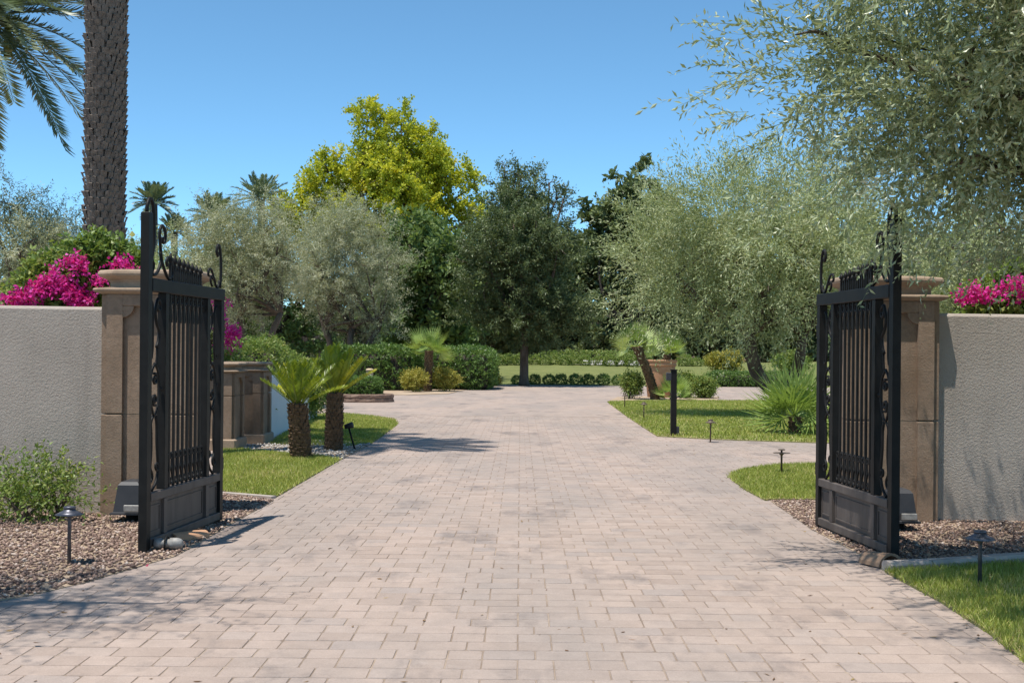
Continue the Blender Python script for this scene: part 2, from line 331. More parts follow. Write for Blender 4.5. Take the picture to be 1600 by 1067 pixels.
def tree(name, label, loc, lobes, trunks, leaf, bark, group=None, seed=1, cat='tree', wob=0.08, **kw):
    """lobes in local coordinates; trunks: list of (base, top, r0, r1)"""
    rng = np.random.default_rng(seed); random.seed(seed)
    root = thing(name, loc, label, cat, group)
    for (b, t, r0, r1) in trunks:
        tb = trunk_mb(b, t, r0, r1, wob*(Vector(t)-Vector(b)).length)
        tips = sorted(lobes, key=lambda l: (Vector(l[:3])-Vector(t)).length)[:max(4, len(lobes)//len(trunks)+1)]
        for l in tips:
            limb(tb, t, l[:3], r1*0.8, r1*0.2)
            for q in range(3):
                d = unit(rng.normal(size=3)+np.array([0,0,0.4])); limb(tb, l[:3], tuple(np.array(l[:3])+d*np.array(l[3:6])*0.8), r1*0.22, r1*0.06)
        tb.build('trunk', bark, root)
    ob('crown', crown_mesh(name+'_crown', rng, lobes, **kw), leaf, root)
    return root

# ================================================================== SETTING
DRV = [gp(*p) for p in [(0,1300),(0,947),(57,937),(124,921),(203,897),(275,876),(384,812),(428,787),(531,723),(579,696),(621,666)]]
gnd = MB(); gnd.add([(-600,-200,-0.05),(600,-200,-0.05),(600,1500,-0.05),(-600,1500,-0.05)], [(0,1,2,3)]); tag(gnd.build('ground', M_GROUND), 'bare earth ground under the whole garden', None, None, 'structure')
YN = 26.5
drive = MB(); drive.add([(-14,-3,0.0265),(16,-3,0.0265),(16,YN+0.05,0.0265),(-14,YN+0.05,0.0265)], [(0,1,2,3)])
drive = tag(drive.build('driveway', M_JOINT), None, None, None, 'structure')
dfar = MB(); dfar.add([(-30,YN+0.05,0.0275),(40,YN+0.05,0.0275),(40,53.5,0.0275),(-30,53.5,0.0275)], [(0,1,2,3)])
tag(dfar.build('driveway', M_PAVERFAR), None, None, None, 'structure')

# lawns and beds lie a little higher than the pavers and cut their edge
LA = [gp(*p) for p in [(340,772),(430,783),(531,723),(500,718),(430,712),(372,706),(340,706)]]
SB = [gp(*p) for p in [(300,708),(372,706),(430,712),(500,718),(531,723),(579,697),(540,694),(430,690),(300,690)]]
LB = [gp(*p) for p in [(420,699),(500,701),(545,702),(579,697),(603,680),(621,666),(616,659),(579,653),(530,649),(480,652)]]
R1 = [gp(*p) for p in [(1204,786),(1195,787),(1165,771),(1140,752),(1143,745),(1165,738),(1210,732),(1300,729),(1420,729),(1420,786)]]
R2 = [gp(*p) for p in [(949,630),(985,657),(1027,685),(1120,690),(1267,695),(1460,700),(1520,628),(1200,628),(1000,628)]]
R3 = [gp(*p) for p in [(1382,901),(1470,950),(1545,1000),(1620,1062),(1760,1180),(1900,1000),(1800,880),(1600,890),(1500,895)]]
GL = [gp(*p) for p in [(-260,1010),(0,947),(57,937),(124,921),(203,897),(275,876),(384,812),(428,787),(340,776),(200,780),(-300,790)]]
GR = [gp(*p) for p in [(1204,788),(1240,813),(1268,833),(1324,863),(1378,894),(1500,886),(1600,880),(1830,868),(1760,790),(1420,786)]]
LF = [gp(*p) for p in [(150,690),(430,690),(480,652),(520,640),(508,632),(300,640)]]
ISL = [gp(*p) for p in [(505,629),(560,634),(606,631),(606,620),(560,618),(505,620)]]
LG = [gp(*p) for p in [(585,618),(635,619),(700,617),(725,611),(770,607),(640,601),(400,598),(400,616)]]
BR = [gp(*p) for p in [(950,629),(1000,629),(1120,629),(1124,622),(1040,620),(965,622)]]
ZL, ZG = 0.045, 0.036
def lawn(name, poly, z=ZL): return tag(sheet(name, poly, z, M_LAWN), None, None, None, 'structure')
for P_ in (LA, LB, R1, R2, R3): lawn('lawn', P_)
for P_ in (GL, GR): tag(sheet('gravel_bed', P_, ZG, M_SOIL), None, None, None, 'structure')
tag(sheet('gravel_bed', SB, 0.040, M_SOIL), None, None, None, 'structure')
for P_ in (LF, LG, BR): tag(sheet('planting_bed', P_, 0.042, M_SOIL), None, None, None, 'structure')
# ---- pavers: squares and one-and-a-half stones in a three-row bond
def paver_bond():
    w_, u = 0.159, 0.165; out = []
    for j in range(int(3.9/u), int(YN/u)):
        y0 = j*u; ymid = y0+u/2; xl = -0.52*ymid-1.0; xr = 0.50*ymid+1.0
        k0 = int(math.floor(xl/w_))-2; k0 -= k0 % 4; k1 = int(xr/w_)+3
        # columns: even = P (squares, split row), odd = Q
        cuts = []
        for k in range(k0, k1):
            if k % 2 == 0:
                ph = (k//2) % 2
                if (j - ph) % 3 == 0: cuts.append((k+0.5)*w_)
                else: cuts += [k*w_, (k+1)*w_]
        cuts = sorted(cuts)
        for a, b in zip(cuts[:-1], cuts[1:]):
            while b - a > 1.75*w_: out.append((a, a+w_, y0, y0+u)); a += w_
            out.append((a, b, y0, y0+u))
    return np.array(out)
PV = paver_bond(); keep = np.ones(len(PV), bool)
for poly in (LA, SB, LB, R1, R2, R3, GL, GR, LF):
    ins = np.ones(len(PV), bool)
    for a in (0, 1):
        for b in (2, 3): ins &= inside(PV[:, a], PV[:, b], poly)
    keep &= ~ins
PV = PV[keep]
# stones hidden behind the estate walls and pillars are never laid
hid = ((PV[:, 0] < -2.6) & (PV[:, 2] > 10.0) & (PV[:, 0] < -0.30*PV[:, 2])) | ((PV[:, 1] > 2.6) & (PV[:, 2] > 10.0) & (PV[:, 1] > 0.345*PV[:, 2]))
PV = PV[~hid]
def paver_verts(x0, x1, y0, y1, rng):
    n = len(x0); g = rng.uniform(0.0008, 0.0024, n); c = 0.003; q_ = rng.uniform(0.005, 0.015, (n, 4)); zt = 0.030 + rng.normal(0, 0.0006, n); tx = rng.normal(0, 0.0006, n); ty = rng.normal(0, 0.0006, n)
    V = np.zeros((n, 16, 3))
    # eight outline points: each corner is worn away by its own small amount
    K = ((0,0,1,0),(1,0,-1,0),(1,0,0,1),(1,1,0,-1),(1,1,-1,0),(0,1,1,0),(0,1,0,-1),(0,0,0,1))
    cid = (0,1,1,2,2,3,3,0)
    for q, (sx, sy, ox, oy) in enumerate(K):
        cut = q_[:, cid[q]]
        for lev, (ins, dz) in enumerate(((g, -0.0065), (g+c, 0.0))):
            V[:, lev*8+q, 0] = np.where(sx, x1-ins, x0+ins)+ox*cut; V[:, lev*8+q, 1] = np.where(sy, y1-ins, y0+ins)+oy*cut
            V[:, lev*8+q, 2] = zt+dz+tx*(sx*2-1)+ty*(sy*2-1)
    f = [(8,9,10,15),(10,11,14,15),(11,12,13,14)] + [(q, (q+1)%8, 8+(q+1)%8, 8+q) for q in range(8)]
    Fq = (np.arange(n)[:, None, None]*16 + np.array(f)[None]).reshape(-1, 4)
    return V, Fq
cx, cy = (PV[:, 0]+PV[:, 1])/2, (PV[:, 2]+PV[:, 3])/2
sx_, sy_ = VX + cx/cy*F, VY + H*F/cy
vis = (sx_ > 5) & (sx_ < 1595) & (sy_ < 1062)
order = np.argsort(np.where(vis, cy, 999)); big = np.zeros(len(PV), bool); big[order[:300]] = True
shared = {}
for i in np.where(big)[0]:
    x0, x1, y0, y1 = PV[i]; key = (round(x1-x0, 3), random.randrange(4))
    if key not in shared:
        V, Fq = paver_verts(np.array([-(x1-x0)/2]), np.array([(x1-x0)/2]), np.array([-(y1-y0)/2]), np.array([(y1-y0)/2]), RNG); shared[key] = npmesh('paver', V.reshape(-1, 3), Fq); shared[key].materials.append(M_PAVER)
    o = bpy.data.objects.new('paver', shared[key]); link(o, drive); o.location = ((x0+x1)/2, (y0+y1)/2, random.uniform(-0.0012, 0.0012))
rest = PV[~big]; V, Fq = paver_verts(rest[:, 0], rest[:, 1], rest[:, 2], rest[:, 3], RNG)
ob('paver_field', npmesh('paver_field', V.reshape(-1, 3), Fq, np.repeat(RNG.uniform(0, 1, len(rest)), 16)), M_PAVER, drive, 'stuff')

# ---- grass blades
def sample_poly(rng, poly, dens):
    P = np.array(poly); lo, hi = P.min(0), P.max(0); n = int((hi-lo).prod()*dens); q = lo + rng.uniform(0, 1, (n, 2))*(hi-lo)
    q = q[inside(q[:, 0], q[:, 1], poly)]
    s = VX + q[:, 0]/q[:, 1]*F; return q[(s > -60) & (s < 1680)]
def grass(poly, dens, h, wd, label, seed, edge=0.0):
    rng = np.random.default_rng(seed); q = sample_poly(rng, poly, dens); n = len(q); q = q + rng.normal(0, 0.016, q.shape)
    pn = np.sin(q[:, 0]*2.1+1.3*np.sin(q[:, 1]*1.1))*np.sin(q[:, 1]*1.7+0.8*q[:, 0])
    B = np.c_[q, np.full(n, ZL-0.004)]; a = rng.uniform(0, 6.28, n); S = np.c_[np.cos(a), np.sin(a), np.zeros(n)]*(wd*rng.uniform(0.6, 1.4, n))[:, None]
    T = B + np.c_[rng.normal(0, 0.45, (n, 2))*h, h*rng.uniform(0.5, 1.25, n)*(1+0.15*pn)]
    V = np.stack([B-S, B+S, T], 1).reshape(-1, 3)
    r = np.clip(rng.beta(2, 2.6, n) + 0.28*pn*np.abs(pn) + (rng.uniform(0, 1, n) > 0.90)*0.45, 0, 1)
    return tag(ob('grass', npmesh('grass', V, np.arange(3*n).reshape(-1, 3), np.repeat(r, 3)), L_GRASS), label, 'grass', None, 'stuff')
grass(LA, 5200, 0.042, 0.0045, 'sunlit mown grass beside the open gate near the cycads', 1)
grass(LB, 2600, 0.045, 0.006, 'wedge of mown grass behind the two cycads', 2)
grass(R1, 6000, 0.042, 0.0045, 'small tongue of mown grass beside the gate with one path light', 3)
grass(R2, 700, 0.046, 0.011, 'broad lawn grass around the black keypad post', 4)
grass(R3, 9000, 0.045, 0.0035, 'shaded front grass along the curb and driveway edge', 5)
# ---- gravel stones
ICO = None
def pebbles(poly, dens, smin, smax, m, label, z, seed):
    rng = np.random.default_rng(seed); q = sample_poly(rng, poly, dens); n = len(q)
    iv = np.array([(1,0,0),(0.3,1,0.1),(-0.9,0.3,0),(-0.2,-1,0.1),(0,0,1),(0.1,-0.1,-1)])
    jf = np.array([(0,1,4),(1,2,4),(2,3,4),(3,0,4),(1,0,5),(2,1,5),(3,2,5),(0,3,5)])
    s = smin+(smax-smin)*rng.uniform(0, 1, n)**2; sc = s[:, None]*np.c_[rng.uniform(0.8, 1.4, n), rng.uniform(0.7, 1.1, n), rng.uniform(0.45, 0.8, n)]
    v = iv[None]*sc[:, None]*rng.uniform(0.75, 1.2, (n, 6, 1)); a = rng.uniform(0, 6.28, n); c, s2 = np.cos(a)[:, None], np.sin(a)[:, None]
    x = v[..., 0]*c - v[..., 1]*s2; y = v[..., 0]*s2 + v[..., 1]*c
    tl = rng.normal(0, 0.25, (n, 1)); V = np.stack([x+q[:, :1], y+q[:, 1:], v[..., 2]+x*tl+z+sc[:, 2:]*0.5], -1)
    Fq = (np.arange(n)[:, None, None]*6+jf[None]).reshape(-1, 3)
    return tag(ob('gravel', npmesh('gravel', V.reshape(-1, 3), Fq, np.repeat(rng.uniform(0, 1, n), 6), True), m), label, 'gravel', None, 'stuff')
pebbles(GL, 1600, 0.008, 0.021, M_PEB, 'brown river gravel along the wall under the left gate', ZG, 11)
pebbles(GR, 1450, 0.008, 0.021, M_PEB, 'brown river gravel under the right gate', ZG, 12)
pebbles(SB, 450, 0.012, 0.03, M_WPEB, 'pale pebbles around the cycad trunks', 0.04, 13)
# ---- far lawn mound and verges
def mound():
    nx, ny = 60, 14; V = []; f = []
    for j in range(ny):
        for i in range(nx):
            X = -14+44*i/(nx-1); Y = 53.0+26*j/(ny-1); t = j/(ny-1); V.append((X, Y, 0.03+0.95*(t*t*(3-2*t))+0.05*math.sin(X*0.7)*t))
    for j in range(ny-1):
        for i in range(nx-1): a = j*nx+i; f.append((a, a+1, a+nx+1, a+nx))
    m = MB(); m.add(V, f); return m
def mound_z(Y): t = max(0, min(1, (Y-53.0)/26)); return 0.03+0.95*(t*t*(3-2*t))
M_FARLAWN = surf('far_lawn', (0.11,0.135,0.035), (0.175,0.19,0.06), 0.9, 0.95, 30, 0.8, 0.05, c3=(0.22,0.21,0.08))
tag(mound().build('lawn', M_FARLAWN), None, None, None, 'structure')

# ================================================================== WALLS AND PILLARS
def stucco_wall(x0, x1, y, label):
    mb = MB(); xs = np.linspace(x0, x1, 30); prof = [(0.0, 0.0), (0.0, 1.735), (0.012, 1.752), (0.035, 1.76), (0.215, 1.76), (0.24, 1.752), (0.25, 1.735), (0.25, 0.0)]
    r = random.Random(int(abs(x0)*10)); rings = []
    for X in xs:
        w1 = 0.004*math.sin(X*2.3)+r.uniform(-0.002, 0.002); rings.append([(X, y+a, b+(w1 if b > 1 else -0.02)) for a, b in prof])
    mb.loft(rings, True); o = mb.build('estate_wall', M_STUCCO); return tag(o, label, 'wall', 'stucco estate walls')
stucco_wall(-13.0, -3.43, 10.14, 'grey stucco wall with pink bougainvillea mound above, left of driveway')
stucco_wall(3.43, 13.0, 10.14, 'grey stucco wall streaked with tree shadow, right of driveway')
def octring(hw, hd, ch, z): 
    return [(-hw+ch,-hd,z),(hw-ch,-hd,z),(hw,-hd+ch,z),(hw,hd-ch,z),(hw-ch,hd,z),(-hw+ch,hd,z),(-hw,hd-ch,z),(-hw,-hd+ch,z)]
def pillar(name, loc, hw, ht, label, group, scale=1.0, base=False, joint=0.87, ch=0.02, dr=1.0):
    root = thing(name, loc, label, 'pillar', group); s = scale; tz = ht
    zc = tz-0.205*s      # top of shaft
    ip = 0.045*s
    for (za, zb, nm) in ((0.0, joint-0.003, 'lower_shaft'), (joint+0.003, zc, 'upper_shaft')):
        sh = MB(); sh.loft([octring(hw, hw, ch, za), octring(hw, hw, ch, zb)]); 
        o = sh.build(nm, M_STONE, root)
    co = MB(); co.loft([octring(hw-0.012, hw-0.012, ch, joint-0.01), octring(hw-0.012, hw-0.012, ch, joint+0.01)]); co.build('joint', M_STONECAP, root)
    # raised frame round the sunk panel of each face: stiles, rails and scalloped corner pieces
    fw = hw*0.40; th = 0.05*s; top = zc-0.10*s; bot = 0.0 if not base else 0.22*s
    for face in range(4):
        R = Matrix.Rotation(face*PI/2, 4, 'Z')
        def put(mbx, nm): 
            o = mbx.build(nm, M_STONE, root); o.matrix_local = R
        for sg in (-1, 1):
            for (za, zb) in ((bot, joint-0.004), (joint+0.004, zc-0.001)):
                m = MB(); a, b = sorted((sg*(hw-0.002), sg*(hw-fw))); m.box(a, b, -hw-th, -hw+0.01, za, zb, 0.008*s); put(m, 'panel_stile')
            cs = MB(); x0 = sg*(hw-fw); r = 0.09*s; pts = [(x0, top)] + [(x0-sg*(r-r*math.sin(k*PI/10)), top-r+r*(1-math.cos(k*PI/10))*1.0) for k in range(6)]
            pts = [(x0, top-r)] + [(x0-sg*r*math.sin(k*PI/12), top-r*math.cos(k*PI/12)) for k in range(7)] + [(x0, top)]
            if sg < 0: pts = pts[::-1]
            cs.loft([[(px, -hw-th+0.004, pz) for px, pz in pts], [(px, -hw+0.01, pz) for px, pz in pts]]); put(cs, 'panel_corner')
        m = MB(); m.box(-(hw-fw)+0.001, (hw-fw)-0.001, -hw-th, -hw+0.01, top+0.001, zc-0.001, 0.008*s); put(m, 'panel_rail')
    H2 = hw+th; root.scale = (1, dr, 1)
    cap = MB(); cap.loft([octring(H2+d, H2+d, c0, zc+z*s) for d, c0, z in
        ((0.0,0.03,0.0),(0.012*s,0.03,0.003),(0.055*s,0.05,0.022),(0.062*s,0.05,0.034),(0.055*s,0.05,0.048),(-0.02*s,0.04,0.055))]); cap.build('neck_moulding', M_STONECAP, root)
    cap = MB(); c8 = 0.16*s
    cap.loft([octring(H2+d, H2+d, c8, zc+z*s) for d, z in ((-0.035*s,0.053),(-0.035*s,0.098),(-0.02*s,0.118),(0.005*s,0.130),(0.020*s,0.140),(0.042*s,0.150),(0.052*s,0.168),(0.048*s,0.186),(0.034*s,0.200),(0.0,0.2045))]); cap.build('cap', M_STONECAP, root)
    if base:
        bs = MB(); bs.loft([octring(H2+d, H2+d, 0.02, z*s) for d, z in ((0.04*s,0.0),(0.04*s,0.2),(0.01*s,0.225))]); bs.build('base', M_STONECAP, root)
    return root
pillar('gate_pillar', (-3.08, 10.30, 0), 0.335, 2.065, 'tall tan cast stone gate pillar left of the driveway', 'gate pillars', dr=0.72)
pillar('gate_pillar', (3.08, 10.30, 0), 0.335, 2.065, 'tall tan cast stone gate pillar right of driveway, dappled by olive shade', 'gate pillars', dr=0.72)
pillar('garden_pillar', (-4.24, 17.0, 0.03), 0.29, 1.21, 'low tan stone pillar nearest behind the left gate leaf', 'low garden pillars', 0.7, True, 0.75)
pillar('garden_pillar', (-4.07, 18.05, 0.03), 0.29, 1.21, 'low tan stone pillar just behind the cycads at white wall end', 'low garden pillars', 0.7, True, 0.75)
gw = MB(); gw.loft([[(x-0.1, y, 0), (x+0.1, y, 0), (x+0.1, y, 1.0), (x-0.1, y, 1.0)] for x, y in ((-3.95,18.4),(-4.05,21),(-4.3,25.2))])
tag(gw.build('white_garden_wall', M_WHITEWALL), 'low white garden wall running back behind the two cycads', 'wall')

# ================================================================== GATES
def sp(c, r0, r1, a0, a1, n=14):
    return [(c[0]+(r0+(r1-r0)*i/n)*math.cos(a0+(a1-a0)*i/n), c[1]+(r0+(r1-r0)*i/n)*math.sin(a0+(a1-a0)*i/n)) for i in range(n+1)]
LG_ = 1.54
def gate(name, hinge, tip, label, mirror):
    hx, hy = hinge; tx, ty = tip; root = thing(name, (hx, hy, 0.0), label, 'gate', 'open wrought iron gate leaves', math.atan2(ty-hy, tx-hx))
    L = LG_; T = 0.028
    def bar(nm, s0, s1, z0, z1, t=T, m=M_IRON, b=0.004): 
        mb = MB(); mb.box(s0, s1, -t, t, z0, z1, b); return mb.build(nm, m, root)
    bar('meeting_stile', L-0.07, L, 0.0, 2.33, 0.029); bar('hinge_stile', 0.0, 0.065, 0.05, 1.80, 0.032)
    zt0, zt1 = 1.80, 1.89; bar('top_rail', -0.012, L-0.071, zt0, zt1, 0.033)
    s1a, s1b = 0.315, 0.375; s2a, s2b = 1.165, 1.225
    bar('mullion', s1a, s1b, 0.431, zt0-0.001, 0.03); bar('mullion', s2a, s2b, 0.431, zt0-0.001, 0.03)
    bar('middle_rail', 0.066, L-0.071, 0.37, 0.43, 0.032, M_IRONPANEL); bar('bottom_rail', 0.066, L-0.071, 0.06, 0.12, 0.032, M_IRONPANEL)
    for a, b in ((s1a, s1b), (s2a, s2b)): bar('panel_divider', a, b, 0.121, 0.369, 0.028, M_IRONPANEL)
    for a, b in ((0.066, s1a), (s1b, s2a), (s2b, L-0.071)):
        p = bar('kick_panel', a+0.001, b-0.001, 0.121, 0.369, 0.006, M_IRONPANEL, 0)
        fr = MB(); i = 0.032; w_ = 0.009
        for z in (0.121+i, 0.369-i-w_): fr.box(a+i, b-i, -0.013, 0.013, z, z+w_)
        for s in (a+i, b-i-w_): fr.box(s, s+w_, -0.0125, 0.0125, 0.121+i+w_, 0.369-i-w_)
        ob('panel_moulding', fr.mesh('panel_moulding'), M_IRONPANEL, p)
    pk = MB(); pk.box(-0.0085, 0.0085, -0.0085, 0.0085, 0.431, zt0-0.001); pk = pk.mesh('picket'); pk.materials.append(M_IRON)
    n = 9; gap = (s2a-s1b)/n
    def tb(nm, pts2, r=0.010, k=5, y=0.0, smooth=True):
        mb = MB(); P = [(s, y, z) for s, z in pts2]; P = catmull(P, 3) if smooth else P; mb.tube(P, r, k); return mb
    # finial spikes
    fin = MB(); fin.box(-0.008, 0.008, -0.008, 0.008, 0, 0.12); fin.lathe([(0.008,0.115),(0.017,0.122),(0.008,0.13),(0.012,0.14),(0.021,0.158),(0.015,0.18),(0.004,0.215)], 8); fin = fin.mesh('spike'); fin.materials.append(M_IRON)
    fin2 = MB(); fin2.box(-0.007, 0.007, -0.007, 0.007, 0, 0.10); fin2.lathe([(0.007,0.098),(0.013,0.108),(0.009,0.124),(0.003,0.15)], 8); fin2 = fin2.mesh('spike'); fin2.materials.append(M_IRON)
    for i in range(1, n):
        o = ob('picket', pk, None, root); o.location = (s1b+gap*i, 0, 0)
    for i in range(0, 2*n+1):
        if i in (0, 1, 17, 18): continue
        s = s1b+gap*i/2; o = ob('spike', fin if i % 2 == 0 else fin2, None, root); k = 0.62+0.36*i/18; o.location = (s, 0, zt1); o.scale = (1, 1, k)
    # scrolls at the head and the foot of each gap
    g = gap; hd = tb('h', sp((0, -0.045), 0.012, 0.034, -4.2, PI/2, 14) + [(-0.024, -0.055), (-0.030, -0.10)], 0.0085)
    for p2 in (sp((0, -0.045), 0.034, 0.034, PI/2, -0.2, 6) + [(0.034, -0.075), (0.020, -0.12), (0.012, -0.165), (0.016, -0.20)],): 
        q = tb('h', p2, 0.0085); hd.add(q.v, q.f, True)
    hd = hd.mesh('head_scroll'); hd.materials.append(M_IRON)
    ft = tb('f', sp((0.004, 0.215), 0.008, 0.026, -3.8, PI*0.9, 14)[::1] + [(-0.016, 0.15), (-0.006, 0.125), (-0.022, 0.09)] + sp((0.004, 0.045), 0.034, 0.010, PI*0.85, 2.6*PI, 16), 0.0095)
    ft = ft.mesh('foot_scroll'); ft.materials.append(M_IRON)
    for i in range(n):
        s = s1b+gap*(i+0.5)
        o = ob('head_scroll', hd, None, root); o.location = (s, 0, zt0-0.002)
        o = ob('foot_scroll', ft, None, root); o.location = (s, 0, 0.432)
    # the two narrow bays: mirrored scrollwork
    def bay(sa, sb, flip):
        W_ = sb-sa; c = (sa+sb)/2
        def U(u): u = 1-u if flip else u; return sa+W_*u
        def run(nm, pts, r=0.010):
            mb = tb(nm, [(U(u), z) for u, z in pts], r); mb.build(nm, M_IRON, root)
        def curl(cu, cz, r0, r1, a0, a1, n=14): return [(cu+(r0+(r1-r0)*i/n)/W_*math.cos(a0+(a1-a0)*i/n), cz+(r0+(r1-r0)*i/n)*math.sin(a0+(a1-a0)*i/n)) for i in range(n+1)]
        run('drop_bar', [(0.12, 1.75), (0.30, 1.71), (0.32, 1.6), (0.32, 1.42), (0.28, 1.37)] + curl(0.16, 1.36, 0.028, 0.01, 0, -4.5))
        run('hook_scroll', curl(0.72, 1.70, 0.012, 0.05, -3.6, PI*0.6) + [(0.50, 1.66), (0.62, 1.58), (0.80, 1.53), (0.74, 1.46), (0.62, 1.42)], 0.012)
        run('drop_bar', [(0.66, 1.42), (0.66, 1.36), (0.60, 1.29)], 0.009)
        run('teardrop_ring', [(0.5, 1.31), (0.26, 1.25), (0.16, 1.14), (0.24, 1.03), (0.5, 0.95), (0.76, 1.03), (0.84, 1.14), (0.74, 1.25), (0.5, 1.31)])
        run('rosette_curl', curl(0.5, 1.20, 0.010, 0.042, 0, 8.2) , 0.011); run('rosette_curl', curl(0.5, 1.06, 0.010, 0.042, PI, PI+8.2), 0.011)
        for u in (0.12, 0.90):
            kb = MB(); kb.lathe([(0.004,-0.02),(0.017,-0.008),(0.017,0.008),(0.004,0.02)], 8); o = kb.build('rosette_bud', M_IRON, root); o.location = (U(u), 0, 1.13)
        run('wave_bar', [(0.42, 0.95), (0.26, 0.90), (0.30, 0.82), (0.30, 0.70), (0.24, 0.60)] + curl(0.22, 0.53, 0.045, 0.012, PI*0.3, -5.0))
        run('wave_bar', [(0.58, 0.95), (0.68, 0.88), (0.70, 0.76), (0.76, 0.66), (0.80, 0.58), (0.66, 0.49), (0.34, 0.435)], 0.011)
        run('foot_leaf', curl(0.72, 0.60, 0.01, 0.035, 0, 5.5), 0.010)
    bay(s2b, L-0.07, True); bay(0.065, s1a, False)
    # crest above the top rail, rising towards the meeting stile
    E = L-0.07
    def crest(pts, r=0.012): tb('crest_scroll', pts, r).build('crest_scroll', M_IRON, root)
    crest([(L-0.03, 2.33), (L-0.035, 2.38), (E-0.01, 2.43), (E-0.06, 2.40), (E-0.085, 2.28), (E-0.08, 2.12), (E-0.03, 1.99), (E-0.012, 2.03), (E-0.03, 2.07)], 0.014)
    crest([(E-0.06, 2.02), (E-0.09, 1.98), (E-0.06, 1.92), (E-0.14, 1.93), (E-0.22, 2.02), (E-0.20, 2.14), (E-0.19, 2.22), (E-0.235, 2.27), (E-0.29, 2.23), (E-0.285, 2.16), (E-0.245, 2.155), (E-0.245, 2.19)], 0.012)
    crest([(E-0.20, 2.08), (E-0.27, 1.98), (E-0.36, 1.905), (E-0.43, 1.94), (E-0.42, 2.0), (E-0.37, 2.06), (E-0.32, 2.03), (E-0.335, 1.99)], 0.012)
    crest([(0.02, 1.90), (0.0, 2.0), (0.005, 2.14), (0.04, 2.23), (0.085, 2.23), (0.10, 2.18), (0.075, 2.15), (0.06, 2.18)], 0.012)
    crest([(0.03, 1.96), (0.055, 1.91), (0.10, 1.905), (0.16, 1.97), (0.22, 2.03), (0.28, 2.03), (0.29, 1.99), (0.255, 1.98)], 0.010)
    crest([(0.20, 1.905), (0.235, 1.94), (0.225, 1.98), (0.18, 1.96)], 0.009)
    for z in (0.5, 1.6):
        hb = MB(); hb.lathe([(0.024, -0.05), (0.028, -0.045), (0.028, 0.045), (0.024, 0.05)], 10); o = hb.build('hinge', M_IRON, root); o.location = (-0.022, 0, z)
    return root
gate('iron_gate', (-2.40, 9.72), (-2.535, 8.18), 'open black iron gate leaf at left, its scrollwork top clear against trees', False)
gate('iron_gate', (2.40, 9.72), (2.535, 8.18), 'open black iron gate leaf at right, its top under olive branches', True)
def gate_opener(x, y, label):
    r = thing('gate_opener', (x, y, 0.03), label, 'gate opener', 'gate openers')
    m = MB(); m.loft([[(-a,-b,z),(a,-b,z),(a,b,z),(-a,b,z)] for a, b, z in ((0.135,0.14,0.07),(0.135,0.14,0.085),(0.115,0.12,0.09),(0.085,0.10,0.30),(0.065,0.08,0.325),(0.03,0.05,0.335))]); m.build('hood', M_BOX, r)
    m = MB(); m.lathe([(0.075,0.0),(0.075,0.02),(0.05,0.03),(0.05,0.069)], 14); m.build('pedestal', M_IRON, r)
    m = MB(); m.box(-0.02, 0.10, -0.157, -0.141, 0.10, 0.15, 0.004); m.build('latch_plate', M_SILVER, r)
    s = 1 if x < 0 else -1
    m = MB(); m.box(min(0.12*s, 0.5*s), max(0.12*s, 0.5*s), -0.02, 0.02, 0.04, 0.065, 0.004); m.build('drive_arm', M_IRON, r)
gate_opener(-3.09, 9.72, 'dark grey hooded gate motor standing before the left pillar')
gate_opener(3.0, 9.62, 'dark grey hooded gate motor half hidden behind right gate post')

# ================================================================== SMALL FIXTURES
def path_light(x, y, label, h=0.34, r=0.09, m=M_BRONZE, flat=False):
    X, Y = gp(x, y, 0.05); t = thing('path_light', (X, Y, 0.04), label, 'path light', 'path lights')
    a = MB(); a.lathe([(0.012,-0.05),(0.012,h-0.06),(0.014,h-0.04),(0.028,h-0.028),(0.028,h-0.022)], 10); a.build('stem', m, t)
    b = MB()
    if flat: b.lathe([(r,h-0.016),(r*1.0,h-0.012),(r*0.5,h-0.019),(0.03,h-0.021)][::-1], 20)
    else: b.lathe([(0.03,h-0.021),(r*0.96,h-0.024),(r,h-0.021),(r*0.62,h-0.004),(r*0.42,h+0.004),(r*0.40,h+0.012)], 20)
    b.build('shade', m, t)
    c = MB(); k = 0.42
    c.lathe([(r*0.36,h+(0.008 if not flat else 0.018)),(r*k,h+0.02),(r*k,h+0.027),(r*0.3,h+0.031)], 16); c.build('cap', m, t)
    if flat:
        c = MB(); c.lathe([(0.012,h-0.022),(0.012,h+0.019)], 8); c.build('spindle', m, t)
path_light(108, 878, 'pewter mushroom path light standing in the gravel before stucco wall', 0.335, 0.09, M_STEELTOP)
path_light(1531, 912, 'pewter mushroom path light in the shaded grass by the curb', 0.30, 0.09, M_STEELTOP)
path_light(1221, 738, 'bronze flat disc path light on the small grass tongue by right gate', 0.25, 0.10, M_BRONZE, True)
path_light(1110, 689, 'bronze path light on the lawn between keypad post and large fan palm', 0.32, 0.09)
path_light(1006, 654, 'bronze path light on lawn edge just left of the keypad post', 0.33, 0.09)
path_light(976, 637, 'small far bronze path light at the tip of the lawn', 0.33, 0.08)
X, Y = gp(1052, 681, 0.04); t = thing('keypad_post', (X, Y, 0.04), 'tall square black keypad post standing on the lawn', 'keypad post')
m = MB(); m.box(-0.047, 0.047, -0.047, 0.047, -0.03, 1.10, 0.004); m.build('post', M_IRON, t)
m = MB(); m.box(-0.125, -0.048, -0.06, 0.06, 0.93, 1.06, 0.006); m.build('keypad_housing', M_BOX, t)
m = MB(); m.box(-0.06, 0.06, -0.06, 0.06, 1.101, 1.115, 0.003); m.build('post_cap', M_IRON, t)
m = MB(); m.box(0.048, 0.095, -0.04, 0.04, 0.02, 0.16, 0.004); m.build('junction_box', M_BOX, t)
